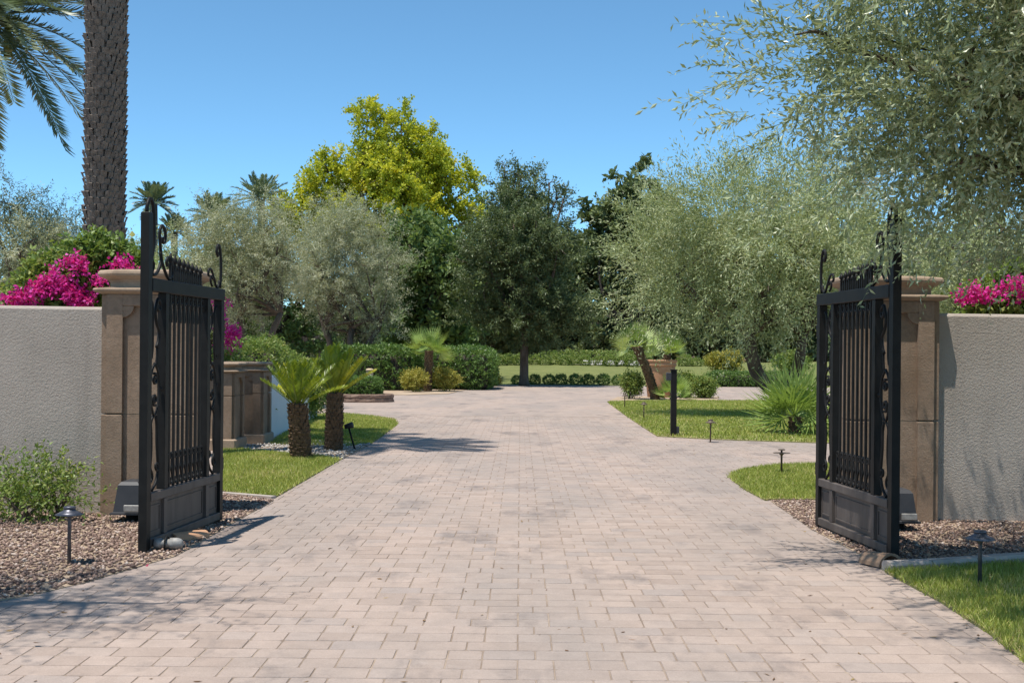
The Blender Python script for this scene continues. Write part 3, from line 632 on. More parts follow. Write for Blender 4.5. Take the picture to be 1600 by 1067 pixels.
X, Y = gp(556, 702, 0.04); t = thing('garden_spotlight', (X, Y, 0.04), 'small black spotlight on a leaning stake beside the cycads', 'spotlight')
m = MB(); m.tube([(0, 0, -0.05), (-0.10, 0, 0.30)], 0.013, 8); m.build('stake', M_IRON, t)
m = MB(); m.tube([(-0.16, 0, 0.315), (-0.06, 0, 0.34), (-0.04, 0, 0.345)], [0.03, 0.045, 0.04], 12); m.build('lamp_head', M_BOX, t)
X, Y = gp(265, 868); t = thing('ground_floodlight', (X, Y, 0.05), 'silver metal floodlight lying under the left gate tip', 'floodlight')
m = MB(); m.tube([(-0.10,0,0.035),(-0.06,0,0.035),(-0.05,0,0.035),(0.0,0,0.035),(0.005,0,0.035),(0.05,0,0.035),(0.075,0,0.035),(0.09,0,0.035)], [0.036,0.036,0.030,0.030,0.038,0.040,0.032,0.02], 16); m.build('housing', M_SILVER, t)
m = MB(); m.tube([(-0.02,-0.05,-0.02),(-0.02,-0.05,0.06),(-0.02,0,0.085),(-0.02,0.05,0.06),(-0.02,0.05,-0.02)], 0.007, 6); m.build('bracket', M_IRON, t)
def half_tile(x, y, rz, r, L_, mt, label, nm):
    X, Y = gp(x, y); P = [(r*math.cos(a), r*math.sin(a)*0.8) for a in np.linspace(0, PI, 11)]; Q = [(px*0.8, pz*0.8) for px, pz in P][::-1]
    m = MB(); m.loft([[(px*k, yy, pz*k) for px, pz in P+Q] for yy, k in ((-L_/2, 1.0), (L_/2, 0.85))]); o = m.build(nm, mt); o.location = (X, Y, 0.04); o.rotation_euler = (0, 0, rz); tag(o, label, 'clay tile')
half_tile(293, 850, -0.5, 0.075, 0.32, M_TERRA, 'orange clay roof tile lying under the left gate', 'clay_tile')
half_tile(1374, 890, 0.5, 0.105, 0.20, M_CLAY, 'brown half round clay tile under the right gate tip', 'clay_tile')
# concrete kerb pieces between gravel and front lawn
kp = [gp(*p) for p in [(1384,900),(1450,897),(1520,892),(1600,886),(1700,880),(1830,870)]]
kr = thing('curb', (0, 0, 0), 'low pale concrete curb dividing gravel from shaded front grass', 'curb')
for (a, b) in zip(kp[:-1], kp[1:]):
    A, B = Vector((*a, 0)), Vector((*b, 0)); d = (B-A).normalized(); n_ = Vector((-d.y, d.x, 0))*0.055; A = A+d*0.004; B = B-d*0.004
    m = MB(); m.loft([[tuple(p+n_*k+Vector((0,0,z))) for k, z in ((-1,0),(-1,0.075),(-0.75,0.095),(0.75,0.095),(1,0.075),(1,0))] for p in (A, B)]); m.build('curb_piece', M_KERB, kr)
kp = [gp(*p) for p in [(343,777),(390,781),(428,784)]]
kr = thing('edging', (0, 0, 0), 'thin concrete edging between left lawn and gravel', 'edging')
for (a, b) in zip(kp[:-1], kp[1:]):
    A, B = Vector((*a, 0)), Vector((*b, 0)); d = (B-A).normalized(); n_ = Vector((-d.y, d.x, 0))*0.035; A = A+d*0.003; B = B-d*0.003
    m = MB(); m.loft([[tuple(p+n_*k+Vector((0,0,z))) for k, z in ((-1,0),(-1,0.055),(1,0.055),(1,0))] for p in (A, B)]); m.build('edging_piece', M_KERB, kr)

# ================================================================== PALMS, CYCADS
def boots(rng, h, r, rows, per, out, bh, taper=0.0, jag=1.0):
    """overlapping leaf bases round a trunk: each a small wedge"""
    V = []; Fq = []
    for j in range(rows):
        z = h*(j+0.5)/rows; rr = r*(1-taper*z/h)
        for k in range(per):
            a = 2*PI*(k+0.5*(j % 2))/per + rng.normal(0, 0.03); wv = PI/per*1.08; o_ = out*rng.uniform(0.6, 1.3)*jag; b2 = bh*rng.uniform(0.85, 1.15); zz = z + rng.normal(0, bh*0.06)
            def p(aa, rad, q): return (rad*math.cos(aa), rad*math.sin(aa), q)
            i = len(V)
            V += [p(a-wv, rr*0.97, zz-b2*0.6), p(a+wv, rr*0.97, zz-b2*0.6), p(a+wv*0.8, rr+o_*0.8, zz+b2*0.38), p(a-wv*0.8, rr+o_*0.8, zz+b2*0.38),
                  p(a+wv*0.55, rr*0.93, zz+b2*0.5), p(a-wv*0.55, rr*0.93, zz+b2*0.5), p(a, rr+o_*0.5, zz-b2*0.2), p(a, rr+o_*1.25, zz+b2*0.46)]
            Fq += [(i,i+6,i+7,i+3), (i+6,i+1,i+2,i+7), (i+3,i+7,i+5,i+5), (i+7,i+2,i+4,i+5)]
    return V, [tuple(dict.fromkeys(f)) for f in Fq]
def frond(rng, base, az, el, L, droop, nl, ll, lw, vee=0.5, rach=0.012, curl=0.25):
    """pinnate frond -> leaflet verts, quads and rachis points"""
    d = np.array([math.cos(az)*math.cos(el), math.sin(az)*math.cos(el), math.sin(el)]); t = np.linspace(0.0, 1, nl)
    g = np.array([0, 0, -1.0]); P = base + d*L*t[:, None] + g*droop*L*(t**2)[:, None]
    T = unit(d*L + 2*g*droop*L*t[:, None]); sd = unit(np.cross(T, np.array([0, 0, 1.0]))); upv = np.cross(sd, T)
    Vs, Fs = [], []; o = 0
    for s in (-1, 1):
        k = t > 0.14; n = k.sum(); pr = np.sin(np.clip((t[k]-0.05), 0, 1)*PI*0.92)**0.6; fw = 0.35+0.75*t[k]
        D = unit(sd[k]*s + T[k]*fw[:, None] + upv[k]*(vee+rng.normal(0, 0.10, n))[:, None] + g*curl*rng.uniform(0.3, 1.2, n)[:, None])
        S = unit(np.cross(D, upv[k]*1.0+rng.normal(0, 0.2, (n, 3)))); V, Fq = quads(P[k], D, S, ll*pr*rng.uniform(0.85, 1.1, n)+0.02, lw, 0.1)
        Vs.append(V); Fs.append(Fq+o); o += len(V)
    # rachis as a thin triangular strip
    a = sd*rach*(1-0.8*t[:, None]); V = np.concatenate([P-a, P+a, P-upv*rach*1.2*(1-0.8*t[:, None])]); n = nl; q = np.arange(n-1)
    R = np.concatenate([np.c_[q, q+1, q+1+n, q+n], np.c_[q+n, q+1+n, q+1+2*n, q+2*n], np.c_[q+2*n, q+1+2*n, q+1, q]])
    Vs.append(V); Fs.append(R+o); return np.concatenate(Vs), np.concatenate(Fs)
def palm_crown(rng, center, n, L, droop, nl, ll, lw, elmin, elmax, vee, curl, parent, name, m, rach=0.02, base=0.12):
    A = []; B = []; Rn = []; o = 0
    for i in range(n):
        f = i/n; el = elmin+(elmax-elmin)*(f**0.8)+rng.normal(0, 0.06); az = i*2.39996+rng.normal(0, 0.1)
        b = np.array(center)+base*np.array([math.cos(az), math.sin(az), f*0.8])
        V, Fq = frond(rng, b, az, el, L*rng.uniform(0.85, 1.1), droop*rng.uniform(0.8, 1.25)*(1.1-0.5*f), nl, ll, lw, vee, rach, curl)
        A.append(V); B.append(Fq+o); o += len(V); Rn.append(np.clip(np.full(len(V), rng.uniform(0, 0.8)) + rng.uniform(-0.1, 0.25, len(V)), 0, 1))
    return ob(name, npmesh(name, np.concatenate(A), np.concatenate(B), np.concatenate(Rn)), m, parent)
def date_palm(X, Y, h, r, label, seed, nf=72, L=2.9, per=13, dates=False, em=-0.75):
    rng = np.random.default_rng(seed); t = thing('date_palm', (X, Y, 0), label, 'palm tree', 'date palms behind the wall')
    V, Fq = boots(rng, h, r, int(h/0.082), per, 0.042, 0.125); m = MB(); m.add(V, Fq); m.loft([[(rr*math.cos(a), rr*math.sin(a), z) for a in np.linspace(0, 2*PI, 16, endpoint=False)] for rr, z in ((r*0.93, 0), (r*0.93, h+0.3))]); m.build('trunk', M_PALMBARK, t)
    palm_crown(rng, (0, 0, h+0.2), nf, L, 0.36, 70, 0.40, 0.036, em, 1.3, 0.35, 0.35, t, 'crown', L_PALM, 0.025, 0.2)
    if dates:
        k = MB(); 
        for i in range(7):
            a = i*0.9; e = (0.55*math.cos(a), 0.55*math.sin(a), h-0.35)
            k.tube([(0.15*math.cos(a), 0.15*math.sin(a), h+0.35), (0.5*math.cos(a), 0.5*math.sin(a), h+0.25), e], [0.03, 0.03, 0.09], 6)
        k.build('date_cluster', MATS['golden_leaf'], t)
    return t
X, Y, Z = pt(155, 400, 14.8); date_palm(X, Y, 15.0, 0.158, 'thick date palm trunk nearest behind the left stucco wall', 21, 20, 1.7, em=-0.1)
X, Y, Z = pt(176, 400, 17.4); date_palm(X, Y, 11.5, 0.145, 'date palm trunk half hidden right behind the nearer palm trunk', 22, 24, 1.7, per=12, em=-0.1)
X, Y, Z = pt(-34, 30, 21.0); date_palm(X, Y, Z-0.2, 0.20, 'date palm crown with hanging fronds at upper left corner', 23, L=2.2, dates=True)
for (px, py, Yd, L_, lab, sd) in ((240, 318, 62, 1.15, 'far feathery palm crown rising just left of gate finial', 31), (272, 362, 70, 1.0, 'lower far palm crown just behind gate finial', 32),
                              (336, 340, 58, 1.2, 'far palm crown poking above the left olive tree', 33), (408, 312, 66, 1.6, 'far bluish palm crown left of the yellow tree', 34)):
    X, Y, Z = pt(px, py, Yd); rng = np.random.default_rng(sd); t = thing('far_palm', (X, Y, 0), lab, 'palm tree', 'palms far behind the olives')
    m = MB(); m.tube([(0,0,0), (0.1,0,Z*0.5), (0,0,Z)], [0.24,0.2,0.2], 8); m.build('trunk', M_PALMBARK, t)
    palm_crown(rng, (0, 0, Z), 34, L_, 0.22, 30, 0.32, 0.06, -0.5, 1.4, 0.3, 0.3, t, 'crown', L_PALM, 0.03, 0.15)
def cycad(x, y, h, r, label, seed, lean=(0,0), L=0.82):
    X, Y = gp(x, y, 0.04); rng = np.random.default_rng(seed); t = thing('cycad', (X, Y, 0.03), label, 'cycad', 'cycads by the driveway')
    V, Fq = boots(rng, h, r, 15, 13, 0.028, 0.10, 0.12); V = [(a+lean[0]*c, b+lean[1]*c, c) for a, b, c in V]
    m = MB(); m.add(V, Fq); m.loft([[(rr*math.cos(a)+lean[0]*z, rr*math.sin(a)+lean[1]*z, z) for a in np.linspace(0, 2*PI, 14, endpoint=False)] for rr, z in ((r*0.9, -0.02), (r*0.93, h*0.5), (r*0.8, h+0.02), (r*0.3, h+0.07))]); m.build('trunk', M_CYCADBARK, t)
    c = (lean[0]*h, lean[1]*h, h); palm_crown(rng, c, 24, L, 0.13, 50, 0.105, 0.013, 0.60, 1.42, 0.45, 0.0, t, 'fronds', L_CYCAD, 0.011, 0.05)
cycad(471, 716, 0.68, 0.118, 'stout cycad with green fronds, nearest of the pair', 41, (-0.08, 0), 0.64)
cycad(521, 703, 0.78, 0.105, 'cycad with yellowing fronds just behind the nearer one', 42, (0.02, 0), 0.68)
def fan_crown(rng, c, n, pet, R, nseg, elmin, elmax, sw=0.07):
    A = []; B = []; Rn = []; o = 0
    for i in range(n):
        f = i/n; el = elmin+(elmax-elmin)*f+rng.normal(0, 0.08); az = i*2.4+rng.normal(0, 0.15)
        d = np.array([math.cos(az)*math.cos(el), math.sin(az)*math.cos(el), math.sin(el)]); hub = np.array(c)+d*pet*rng.uniform(0.8, 1.15)
        sd = unit(np.cross(d, np.array([0, 0, 1.0]))); up = np.cross(sd, d); ro = rng.uniform(-1.1, 1.1); sd, up = sd*math.cos(ro)+up*math.sin(ro), up*math.cos(ro)-sd*math.sin(ro); ang = np.linspace(-1.75, 1.75, nseg)
        D = unit(d*np.cos(ang)[:, None]+sd*np.sin(ang)[:, None] + up*(0.28-0.25*rng.uniform())*np.abs(np.sin(ang))[:, None] - np.array([0,0,0.15]))
        S = unit(np.cross(D, up)); L = R*(0.72+0.28*np.cos(ang))*rng.uniform(0.9, 1.08, nseg)
        V, Fq = quads(np.repeat(hub[None], nseg, 0), D, S, L, R*sw, 0.16)
        pv = np.array([c+sd*0.012, c-sd*0.012, hub-sd*0.008, hub+sd*0.008]); A += [V, pv]; B += [Fq+o, np.array([[0,1,2,3]])+o+len(V)]; o += len(V)+4
        b = rng.uniform(0, 0.75); Rn.append(np.clip(b+rng.uniform(-0.1, 0.25, len(V)+4), 0, 1))
    return npmesh('fan_leaves', np.concatenate(A), np.concatenate(B), np.concatenate(Rn))
def fan_palm(name, loc, label, h, lean, n, pet, R, seed, r=0.1, elmin=-0.2, elmax=1.4, group='fan palms', sw=0.07):
    rng = np.random.default_rng(seed); t = thing(name, loc, label, 'fan palm', group)
    if h > 0:
        V, Fq = boots(rng, h, r, max(4, int(h/0.08)), 9, 0.03, 0.11, 0.0); bend = lambda z: (lean[0]*(z/h)**1.4*h, lean[1]*(z/h)*h)
        V = [(a+bend(max(c_, 0))[0], b+bend(max(c_, 0))[1], c_) for a, b, c_ in V]; m = MB(); m.add(V, Fq); m.tube([(bend(z)[0], bend(z)[1], z) for z in np.linspace(0, h, 6)], r*0.9, 10); m.build('trunk', M_CYCADBARK, t)
    c = np.array([lean[0]*h, lean[1]*h, h+0.03]); ob('leaves', fan_crown(rng, c, n, pet, R, 22 if sw > 0.05 else 15, elmin, elmax, sw), L_FAN, t)
X, Y = gp(1242, 678, 0.04); fan_palm('fan_palm', (X, Y, 0.03), 'large bushy trunkless fan palm beside the right gate leaf', 0.30, (0, 0), 34, 0.30, 0.78, 51, 0.09, -0.25, 1.35, sw=0.045)
X, Y = gp(1024, 626); fan_palm('fan_palm', (X, Y, 0.0), 'fan palm with leaning scaly trunk before the terracotta pot', 1.62, (-0.36, 0), 16, 0.40, 0.55, 52, 0.13, -0.1)
X, Y = gp(1052, 627); fan_palm('fan_palm', (X, Y, 0.0), 'low fan palm tuft at foot of the terracotta pot', 0.10, (0, 0), 18, 0.35, 0.45, 53, 0.08, 0.0)
PX, PY = gp(1031, 624); PY += 1.0; PX = (1031-VX)/F*PY
fan_palm('fan_palm', (PX+0.2, PY, 1.15), 'fan palm growing out of the terracotta pot', 0.22, (0.1, 0), 14, 0.38, 0.52, 54, 0.1, 0.0)
X, Y = gp(668, 613); fan_palm('fan_palm', (X, Y, 0.03), 'slim trunked fan palm between the two golden bushes', 1.42, (0.03, 0), 15, 0.42, 0.62, 55, 0.13, -0.3)
X, Y = gp(621, 606); fan_palm('fan_palm', (X, Y, 0.03), 'pale bushy fan palm left of the slim trunked one', 0.3, (0, 0), 18, 0.5, 0.62, 56, 0.1, 0.0)
X, Y = gp(648, 607); fan_palm('fan_palm', (X+0.2, Y, 0.03), 'lower fan palm leaves behind the slim palm trunk', 0.5, (0, 0), 20, 0.5, 0.55, 57, 0.1, 0.0)
t = thing('terracotta_pot', (PX, PY, 0.02), 'large terracotta planter pot holding a fan palm', 'pot')
m = MB(); m.lathe([(0.36,0.0),(0.39,0.04),(0.44,0.5),(0.50,0.98),(0.50,1.0)], 28); m.build('body', M_TERRA, t)
m = MB(); m.lathe([(0.50,1.0),(0.535,1.02),(0.545,1.07),(0.52,1.10),(0.54,1.13),(0.565,1.17),(0.56,1.21),(0.50,1.215),(0.48,1.12)], 28); m.build('rim', M_TERRA, t)

# ================================================================== TREES
def blob(cx, cy, cz, r, k, rng, spread=0.6, rs=0.55, flat=1.0, ry=None):
    """a main lobe plus k smaller ones round it"""
    r = np.array(r, float); out = [(cx, cy, cz, *(r*0.66))]; k = int(k*1.9); spread *= 1.12; rs *= 0.74
    for i in range(k):
        u = unit(rng.normal(size=3)); u[2] = abs(u[2])*flat if rng.uniform() < 0.65 else u[2]; p = np.array([cx, cy, cz])+u*r*spread*rng.uniform(0.85, 1.15); s = r*rs*rng.uniform(0.7, 1.15)
        out.append((*p, *s))
    return out
rg = lambda s: np.random.default_rng(s)
def at_tree(px, base_Y): return ((px-VX)/F*base_Y, base_Y, 0.0)
# near olive at the right edge, trunk just outside the frame
lob = [(-1.1,-0.1,3.05,1.15,1.0,0.72), (-0.2,0.3,2.75,1.3,1.2,0.62), (-0.7,-0.3,3.75,1.25,1.1,0.8), (0.3,0.1,3.6,1.4,1.3,1.0), (0.9,-0.4,2.85,1.2,1.1,0.7), (0.4,0.0,4.5,1.4,1.3,0.9), (-1.75,0.0,3.3,0.7,0.7,0.45), (-1.0,0.2,2.62,0.9,0.8,0.36),(0.6,0.3,2.55,1.2,1.0,0.42),(0.9,-0.6,2.75,1.1,0.9,0.5),(-0.1,0.0,2.55,1.0,0.9,0.32), (1.9,0.2,3.4,1.3,1.3,1.1), (-1.35,-0.2,4.25,0.8,0.8,0.5),(-0.8,-1.6,3.4,1.0,0.9,0.55),(-1.4,-2.7,4.1,0.9,0.8,0.45),(-0.5,-2.6,4.0,0.9,0.8,0.45),(-1.5,-1.5,3.85,0.8,0.8,0.4),(-0.9,-2.1,3.7,0.9,0.7,0.4),(-1.1,-0.9,4.0,0.9,0.6,0.4),(0.3,-1.5,3.2,1.2,1.0,0.6),(0.7,1.7,3.5,0.55,0.5,0.35),(1.7,1.6,3.7,0.5,0.5,0.35),(-0.3,1.5,3.9,0.7,0.6,0.5)]
tree('olive_tree', 'large near olive tree overhanging the right gate and wall', (3.75, 7.5, 0), lob, [((1.0,0.3,0),(0.6,0.2,1.9),0.20,0.085)], L_OLIVE, M_BARK, 'olive trees', 61,
     n=17500, M=12, Ls=0.30, L=0.052, W=0.0175, up=0.0, droop=0.10, jit=0.5, shell=0.2, rough=0.2, spread=0.62, gaps=-1.2, stems=0.0024, lean=(-0.35,0,0), zmin=2.06, clump=9, Lc=0.65, core=0.36, fan=0.6)
# olive out of frame at the left: only its twig shadows show on the pavers
lob = blob(0, 0, 4.7, (1.2, 1.0, 0.8), 5, rg(3))
tree('olive_tree', 'olive tree casting twig shadows across the lower left pavers', (-3.65, 5.7, 0), lob, [((0,0,0),(0,0,3.6),0.16,0.06)], L_OLIVE, M_BARK, 'olive trees', 62,
     n=1100, M=11, Ls=0.55, L=0.060, W=0.016, up=0, droop=0.12, jit=0.5, shell=0.3, rough=0.25, gaps=-0.4, stems=0.0028)
# willowy olive at the right, leaning trunk
b = at_tree(1222, 27.5)
lob = [(-2.4,0,3.2,1.4,1.3,0.9),(-2.6,0,4.0,1.3,1.2,1.0),(-1.2,0.2,3.4,1.5,1.4,1.1),(-1.3,-0.2,4.6,1.5,1.3,1.1),(0.0,0,3.4,1.5,1.4,1.3),(0.2,0.1,4.9,1.4,1.4,1.0),(-2.2,0,2.75,1.1,1.0,0.6),(-0.6,-0.5,2.75,1.3,1.0,0.6),(1.2,0,3.6,1.3,1.2,1.4),(1.1,0,5.0,1.1,1.1,0.8),(0.9,-0.3,2.6,1.2,1.0,0.6)]
lob = [(a, b2*1.5, c, d, e*1.55, f) for a, b2, c, d, e, f in lob] + [(-0.8,-2.6,3.9,1.0,0.9,0.6),(0.6,-2.8,4.1,1.0,0.9,0.6)]
tree('olive_tree', 'broad willowy olive tree with leaning trunk behind the lawn', b, lob, [((0,0,0),(-0.75,0.0,1.9),0.20,0.13),((0.25,0.2,0),(0.5,0.1,1.9),0.16,0.11)], L_OLIVEF, M_BARK, 'olive trees', 63,
     n=12500, M=8, Ls=0.52, clump=11, Lc=1.05, core=0.32, fan=0.42, L=0.098, W=0.025, up=0.45, droop=0.10, jit=0.35, shell=0.4, rough=0.16, spread=0.55, gaps=-1.1, lean=(-0.12,0,0))
# left pair of grey olives
b = at_tree(543, 46.0); lob = blob(0.15, 0, 4.05, (2.75, 2.3, 3.1), 11, rg(5), 0.58, 0.5)
tree('olive_tree', 'rounded grey olive tree behind the cycads and long hedge', b, lob, [((-0.35,0,0),(-0.9,0,2.3),0.17,0.11),((0.0,0,0),(0.15,0.1,2.3),0.17,0.11),((0.25,0,0),(1.2,0,2.3),0.15,0.09)], L_OLIVEG, M_BARK, 'olive trees', 64,
     n=9800, M=7, Ls=0.36, clump=10, Lc=0.8, core=0.3, L=0.105, W=0.026, up=0.25, droop=0.06, jit=0.5, shell=0.5, rough=0.10, gaps=-1.0)
b = at_tree(395, 29.0); lob = blob(-0.35, 0, 3.4, (1.75, 1.6, 1.9), 9, rg(6), 0.6, 0.5)
tree('olive_tree', 'grey olive tree with bare forked limbs directly behind the left gate', b, lob, [((0.2,0,0),(-0.35,0,2.2),0.15,0.09),((0.35,0,0),(0.65,0,2.3),0.12,0.07)], L_OLIVEG, M_BARK, 'olive trees', 65,
     n=8500, M=8, Ls=0.26, clump=10, Lc=0.55, core=0.28, L=0.074, W=0.018, up=0.2, droop=0.08, jit=0.5, shell=0.45, rough=0.14, gaps=-0.8)
# olives behind the left wall
b = at_tree(55, 20.0); lob = blob(0, 0, 2.85, (1.15, 1.2, 1.25), 8, rg(7), 0.6, 0.5)
tree('olive_tree', 'bushy olive tree behind the wall at left edge', b, lob, [((0,0,0),(0,0,1.6),0.14,0.09)], L_OLIVEG, M_BARK, 'olive trees', 66,
     n=3800, M=8, Ls=0.24, clump=9, Lc=0.5, core=0.3, L=0.062, W=0.016, up=0.3, droop=0.05, jit=0.5, shell=0.4, rough=0.15)
b = at_tree(225, 36.0); lob = blob(0, 0, 3.2, (2.2, 1.6, 1.5), 8, rg(8), 0.6, 0.5)
tree('olive_tree', 'pale green olive tree seen between palm trunk and left gate', b, lob, [((0,0,0),(0,0,1.8),0.14,0.09)], L_OLIVEF, M_BARK, 'olive trees', 67,
     n=3200, M=8, Ls=0.34, clump=9, Lc=0.7, core=0.3, L=0.10, W=0.028, up=0.3, droop=0.06, jit=0.5, shell=0.4, rough=0.15)
b = at_tree(1560, 17.0); lob = blob(0, 0, 2.4, (1.5, 1.2, 1.1), 8, rg(9), 0.6, 0.5)
tree('olive_tree', 'pale olive tree behind the right wall and bougainvillea', b, lob, [((0,0,0),(0,0,1.4),0.12,0.08)], L_OLIVEF, M_BARK, 'olive trees', 68,
     n=3000, M=8, Ls=0.26, clump=9, Lc=0.55, core=0.3, L=0.07, W=0.017, up=0.2, droop=0.1, jit=0.45, shell=0.4, rough=0.15)
# dark oak in the centre
b = at_tree(819, 51.5); lob = blob(0.1, 0, 4.9, (3.35, 2.9, 3.7), 14, rg(10), 0.60, 0.46)
lob += [(-1.8,0,3.1,1.5,1.3,0.9),(1.8,0,3.0,1.6,1.3,0.9),(0,-1.2,3.0,1.5,1.2,0.8),(-0.6,0,8.3,0.9,0.9,1.1),(1.3,0,7.9,0.9,0.9,0.9),(-0.9,0,9.0,0.28,0.28,0.9),(-0.2,0,8.8,0.25,0.25,0.8),(1.0,0,8.6,0.25,0.25,0.7),(1.7,0,8.2,0.25,0.25,0.7),(0.4,0,8.9,0.22,0.22,0.6)]
tree('oak_tree', 'tall dark evergreen oak standing alone at the drive centre', b, lob, [((0,0,0),(0,0,2.6),0.20,0.16)], L_DARK, M_BARK, None, 71, wob=0.0,
     n=12000, M=8, Ls=0.42, clump=11, Lc=0.9, core=0.42, fan=0.5, L=0.15, W=0.056, up=0.75, zmin=1.55, droop=0.03, jit=0.45, shell=0.35, rough=0.16, gaps=-0.9)
# tall yellowing tree
b = at_tree(600, 72.0); lob = blob(0, 0, 9.8, (5.4, 4.6, 5.2), 13, rg(11), 0.62, 0.36)
lob += [(-5.0,0,9.5,1.7,1.8,1.9),(-3.3,-0.5,11.9,1.5,1.6,1.3),(-2.6,0.5,10.2,1.6,1.6,1.4),(0.9,0,14.6,1.3,1.5,1.3),(-1.1,0,15.0,1.2,1.3,1.4),(-0.4,0.4,13.0,1.8,1.8,1.5),(2.3,0,13.4,1.5,1.6,1.3),(3.6,-0.4,11.6,1.3,1.5,1.2),(5.2,0,11.3,1.1,1.3,1.3),(5.6,0,9.4,1.3,1.5,1.5),(-6.1,0,8.9,1.1,1.4,1.5),(-3.9,0,11.0,1.4,1.4,1.2),(0.3,-2,11.6,1.6,1.2,1.4),(2.0,-2,9.8,1.6,1.2,1.4),(-2.2,-2,8.8,1.6,1.2,1.4)]
tree('sycamore_tree', 'tall yellow green sycamore rising behind the olives', b, lob, [((0,0,0),(0,0,6.0),0.35,0.22)], L_YELLOW, M_BARK, None, 72,
     n=13500, M=7, Ls=0.5, clump=12, Lc=0.85, core=0.28, fan=0.75, L=0.175, W=0.14, up=0.35, droop=0.1, jit=0.6, shell=0.3, rough=0.28, gaps=-0.75, spread=1.0)
# backdrop trees, each of its own
for i, (px, Yb, zt, wd, leaf, lab, nm) in enumerate([
    (668, 58, 7.9, 2.7, L_MID, 'mid green tree between grey olive and dark oak', 'shade_tree'),
    (985, 92, 15.3, 4.3, L_DARK, 'dark evergreen tree just right of the central oak', 'shade_tree'),
    (1120, 95, 12.0, 5.8, L_DARK, 'dark evergreen tree behind the willowy olive', 'shade_tree'),
    (1300, 92, 12.4, 5.8, L_DARK, 'dark evergreen tree behind the right gate leaf', 'shade_tree'),
    (590, 84, 8.6, 4.5, L_DARK, 'shadowed tree filling the gap beneath the yellow sycamore', 'shade_tree'),
    (740, 95, 10.0, 5.2, L_DARK, 'shadowed tree low behind the left side of the oak', 'shade_tree'),
    (880, 97, 11.0, 5.0, L_DARK, 'shadowed tree low behind the right side of the oak', 'shade_tree'),
    (1210, 96, 9.0, 5.0, L_DARK, 'low dark evergreen tree far behind the leaning olive trunk', 'shade_tree'),
    (1040, 98, 9.0, 4.6, L_DARK, 'low dark evergreen tree far behind the terracotta pot', 'shade_tree'),
    (430, 80, 9.0, 4.5, L_MID, 'green tree left behind the yellow sycamore', 'shade_tree'),
    (330, 54, 5.6, 2.6, L_MID, 'green tree far behind the left gate crest', 'shade_tree'),
    (130, 48, 4.9, 3.4, L_OLIVEG, 'grey tree far behind the palm trunks', 'shade_tree'),
    (1450, 44, 6.4, 4.5, L_OLIVEF, 'pale tree far behind the right pillar', 'shade_tree')]):
    b = at_tree(px, Yb); hz = (zt-1.2)/2
    lob = blob(0, 0, 1.2+hz, (wd, wd*0.8, hz), 10, rg(200+i), 0.62, 0.45)
    if zt > 7: lob += [(-wd*0.55,0,2.3,wd*0.5,wd*0.5,1.3),(wd*0.55,0,2.3,wd*0.5,wd*0.5,1.3),(0,0,1.9,wd*0.6,wd*0.5,1.0)]
    tree(nm, lab, b, lob, [((0,0,0),(0,0,2.4),0.25,0.17)], leaf, M_DARKBARK, 'backdrop trees', 80+i,
         n=2200 if wd < 4 else 2450, M=7, Ls=0.6, clump=9, Lc=1.2, core=0.4, fan=0.6, L=0.32 if Yb < 88 else 0.48, W=0.15 if Yb < 88 else 0.26, up=0.45, droop=0.08, jit=0.45, shell=0.35, rough=0.18, floor=0.3, gaps=-0.9)

# ================================================================== HEDGES, SHRUBS
def hedge(name, label, x0, x1, y0, y1, h, leaf, n, L, W, seed, z0=0.0, cat='hedge', group=None, round_=0.15, poly=None):
    rng = np.random.default_rng(seed); cx_, cy_ = (x0+x1)/2, (y0+y1)/2; t = thing(name, (cx_, cy_, z0), label, cat, group)
    a, b = (x1-x0)/2, (y1-y0)/2
    # superellipsoid surface samples
    u = rng.uniform(-1, 1, (n*2, 3)); e = 6.0; s = (np.abs(u)**e).sum(1)**(1/e); u = u/s[:, None]*rng.uniform(0.86, 1.02, n*2)[:, None]
    u = u[u[:, 2] > -0.97][:n]; nz = 1+0.035*np.sin(u[:, 0]*a*3.1+u[:, 1]*2)+0.03*np.sin(u[:, 0]*a*7.3+u[:, 2]*5)
    B = np.c_[u[:, 0]*a, u[:, 1]*b, (h/2+u[:, 2]*h/2*nz)]; nr = unit(np.sign(u)*np.abs(u)**5+rng.normal(0, 0.3, u.shape)); nr[:, 2] = np.maximum(nr[:, 2], -0.1)
    V, Fq, r = shoots(rng, B, unit(nr+np.array([0,0,0.35])), 0.09*max(1, L/0.05), 5, L, W, 0.05, 0.9)
    V[:, 2] = np.maximum(V[:, 2], 0.0)
    ob('foliage', npmesh('foliage', V, Fq, r), leaf, t)
    m = MB(); k = 0.86; m.loft([[(-a*k*q,-b*k*q,z),(a*k*q,-b*k*q,z),(a*k*q,b*k*q,z),(-a*k*q,b*k*q,z)] for q, z in ((0.9,0.0),(1,0.1*h),(1,h*0.78),(0.86,h*0.88))]); m.build('twigs', M_DARKBARK, t)
def shrub(name, label, loc, r, leaf, n, M, Ls, L, W, seed, cat='shrub', group=None, up=0.4, shell=0.3, stems=0.0, gaps=-9, extra=None, rough=0.15, jit=0.5):
    rng = np.random.default_rng(seed); t = thing(name, loc, label, cat, group); lob = blob(0, 0, r[2]*0.95, r, 5, rng, 0.5, 0.55)
    ob('foliage', crown_mesh('foliage', rng, lob, n, M, Ls, L, W, up, 0.08, jit, 1.0, shell, rough, 0.85, gaps, stems, floor=0.0), leaf, t)
    m = MB(); random.seed(seed)
    for i in range(5): limb(m, (random.uniform(-.05,.05), random.uniform(-.05,.05), 0), (random.uniform(-.6,.6)*r[0], random.uniform(-.6,.6)*r[1], r[2]*random.uniform(0.8,1.3)), 0.016, 0.005)
    m.build('stems', M_BARK, t); return t
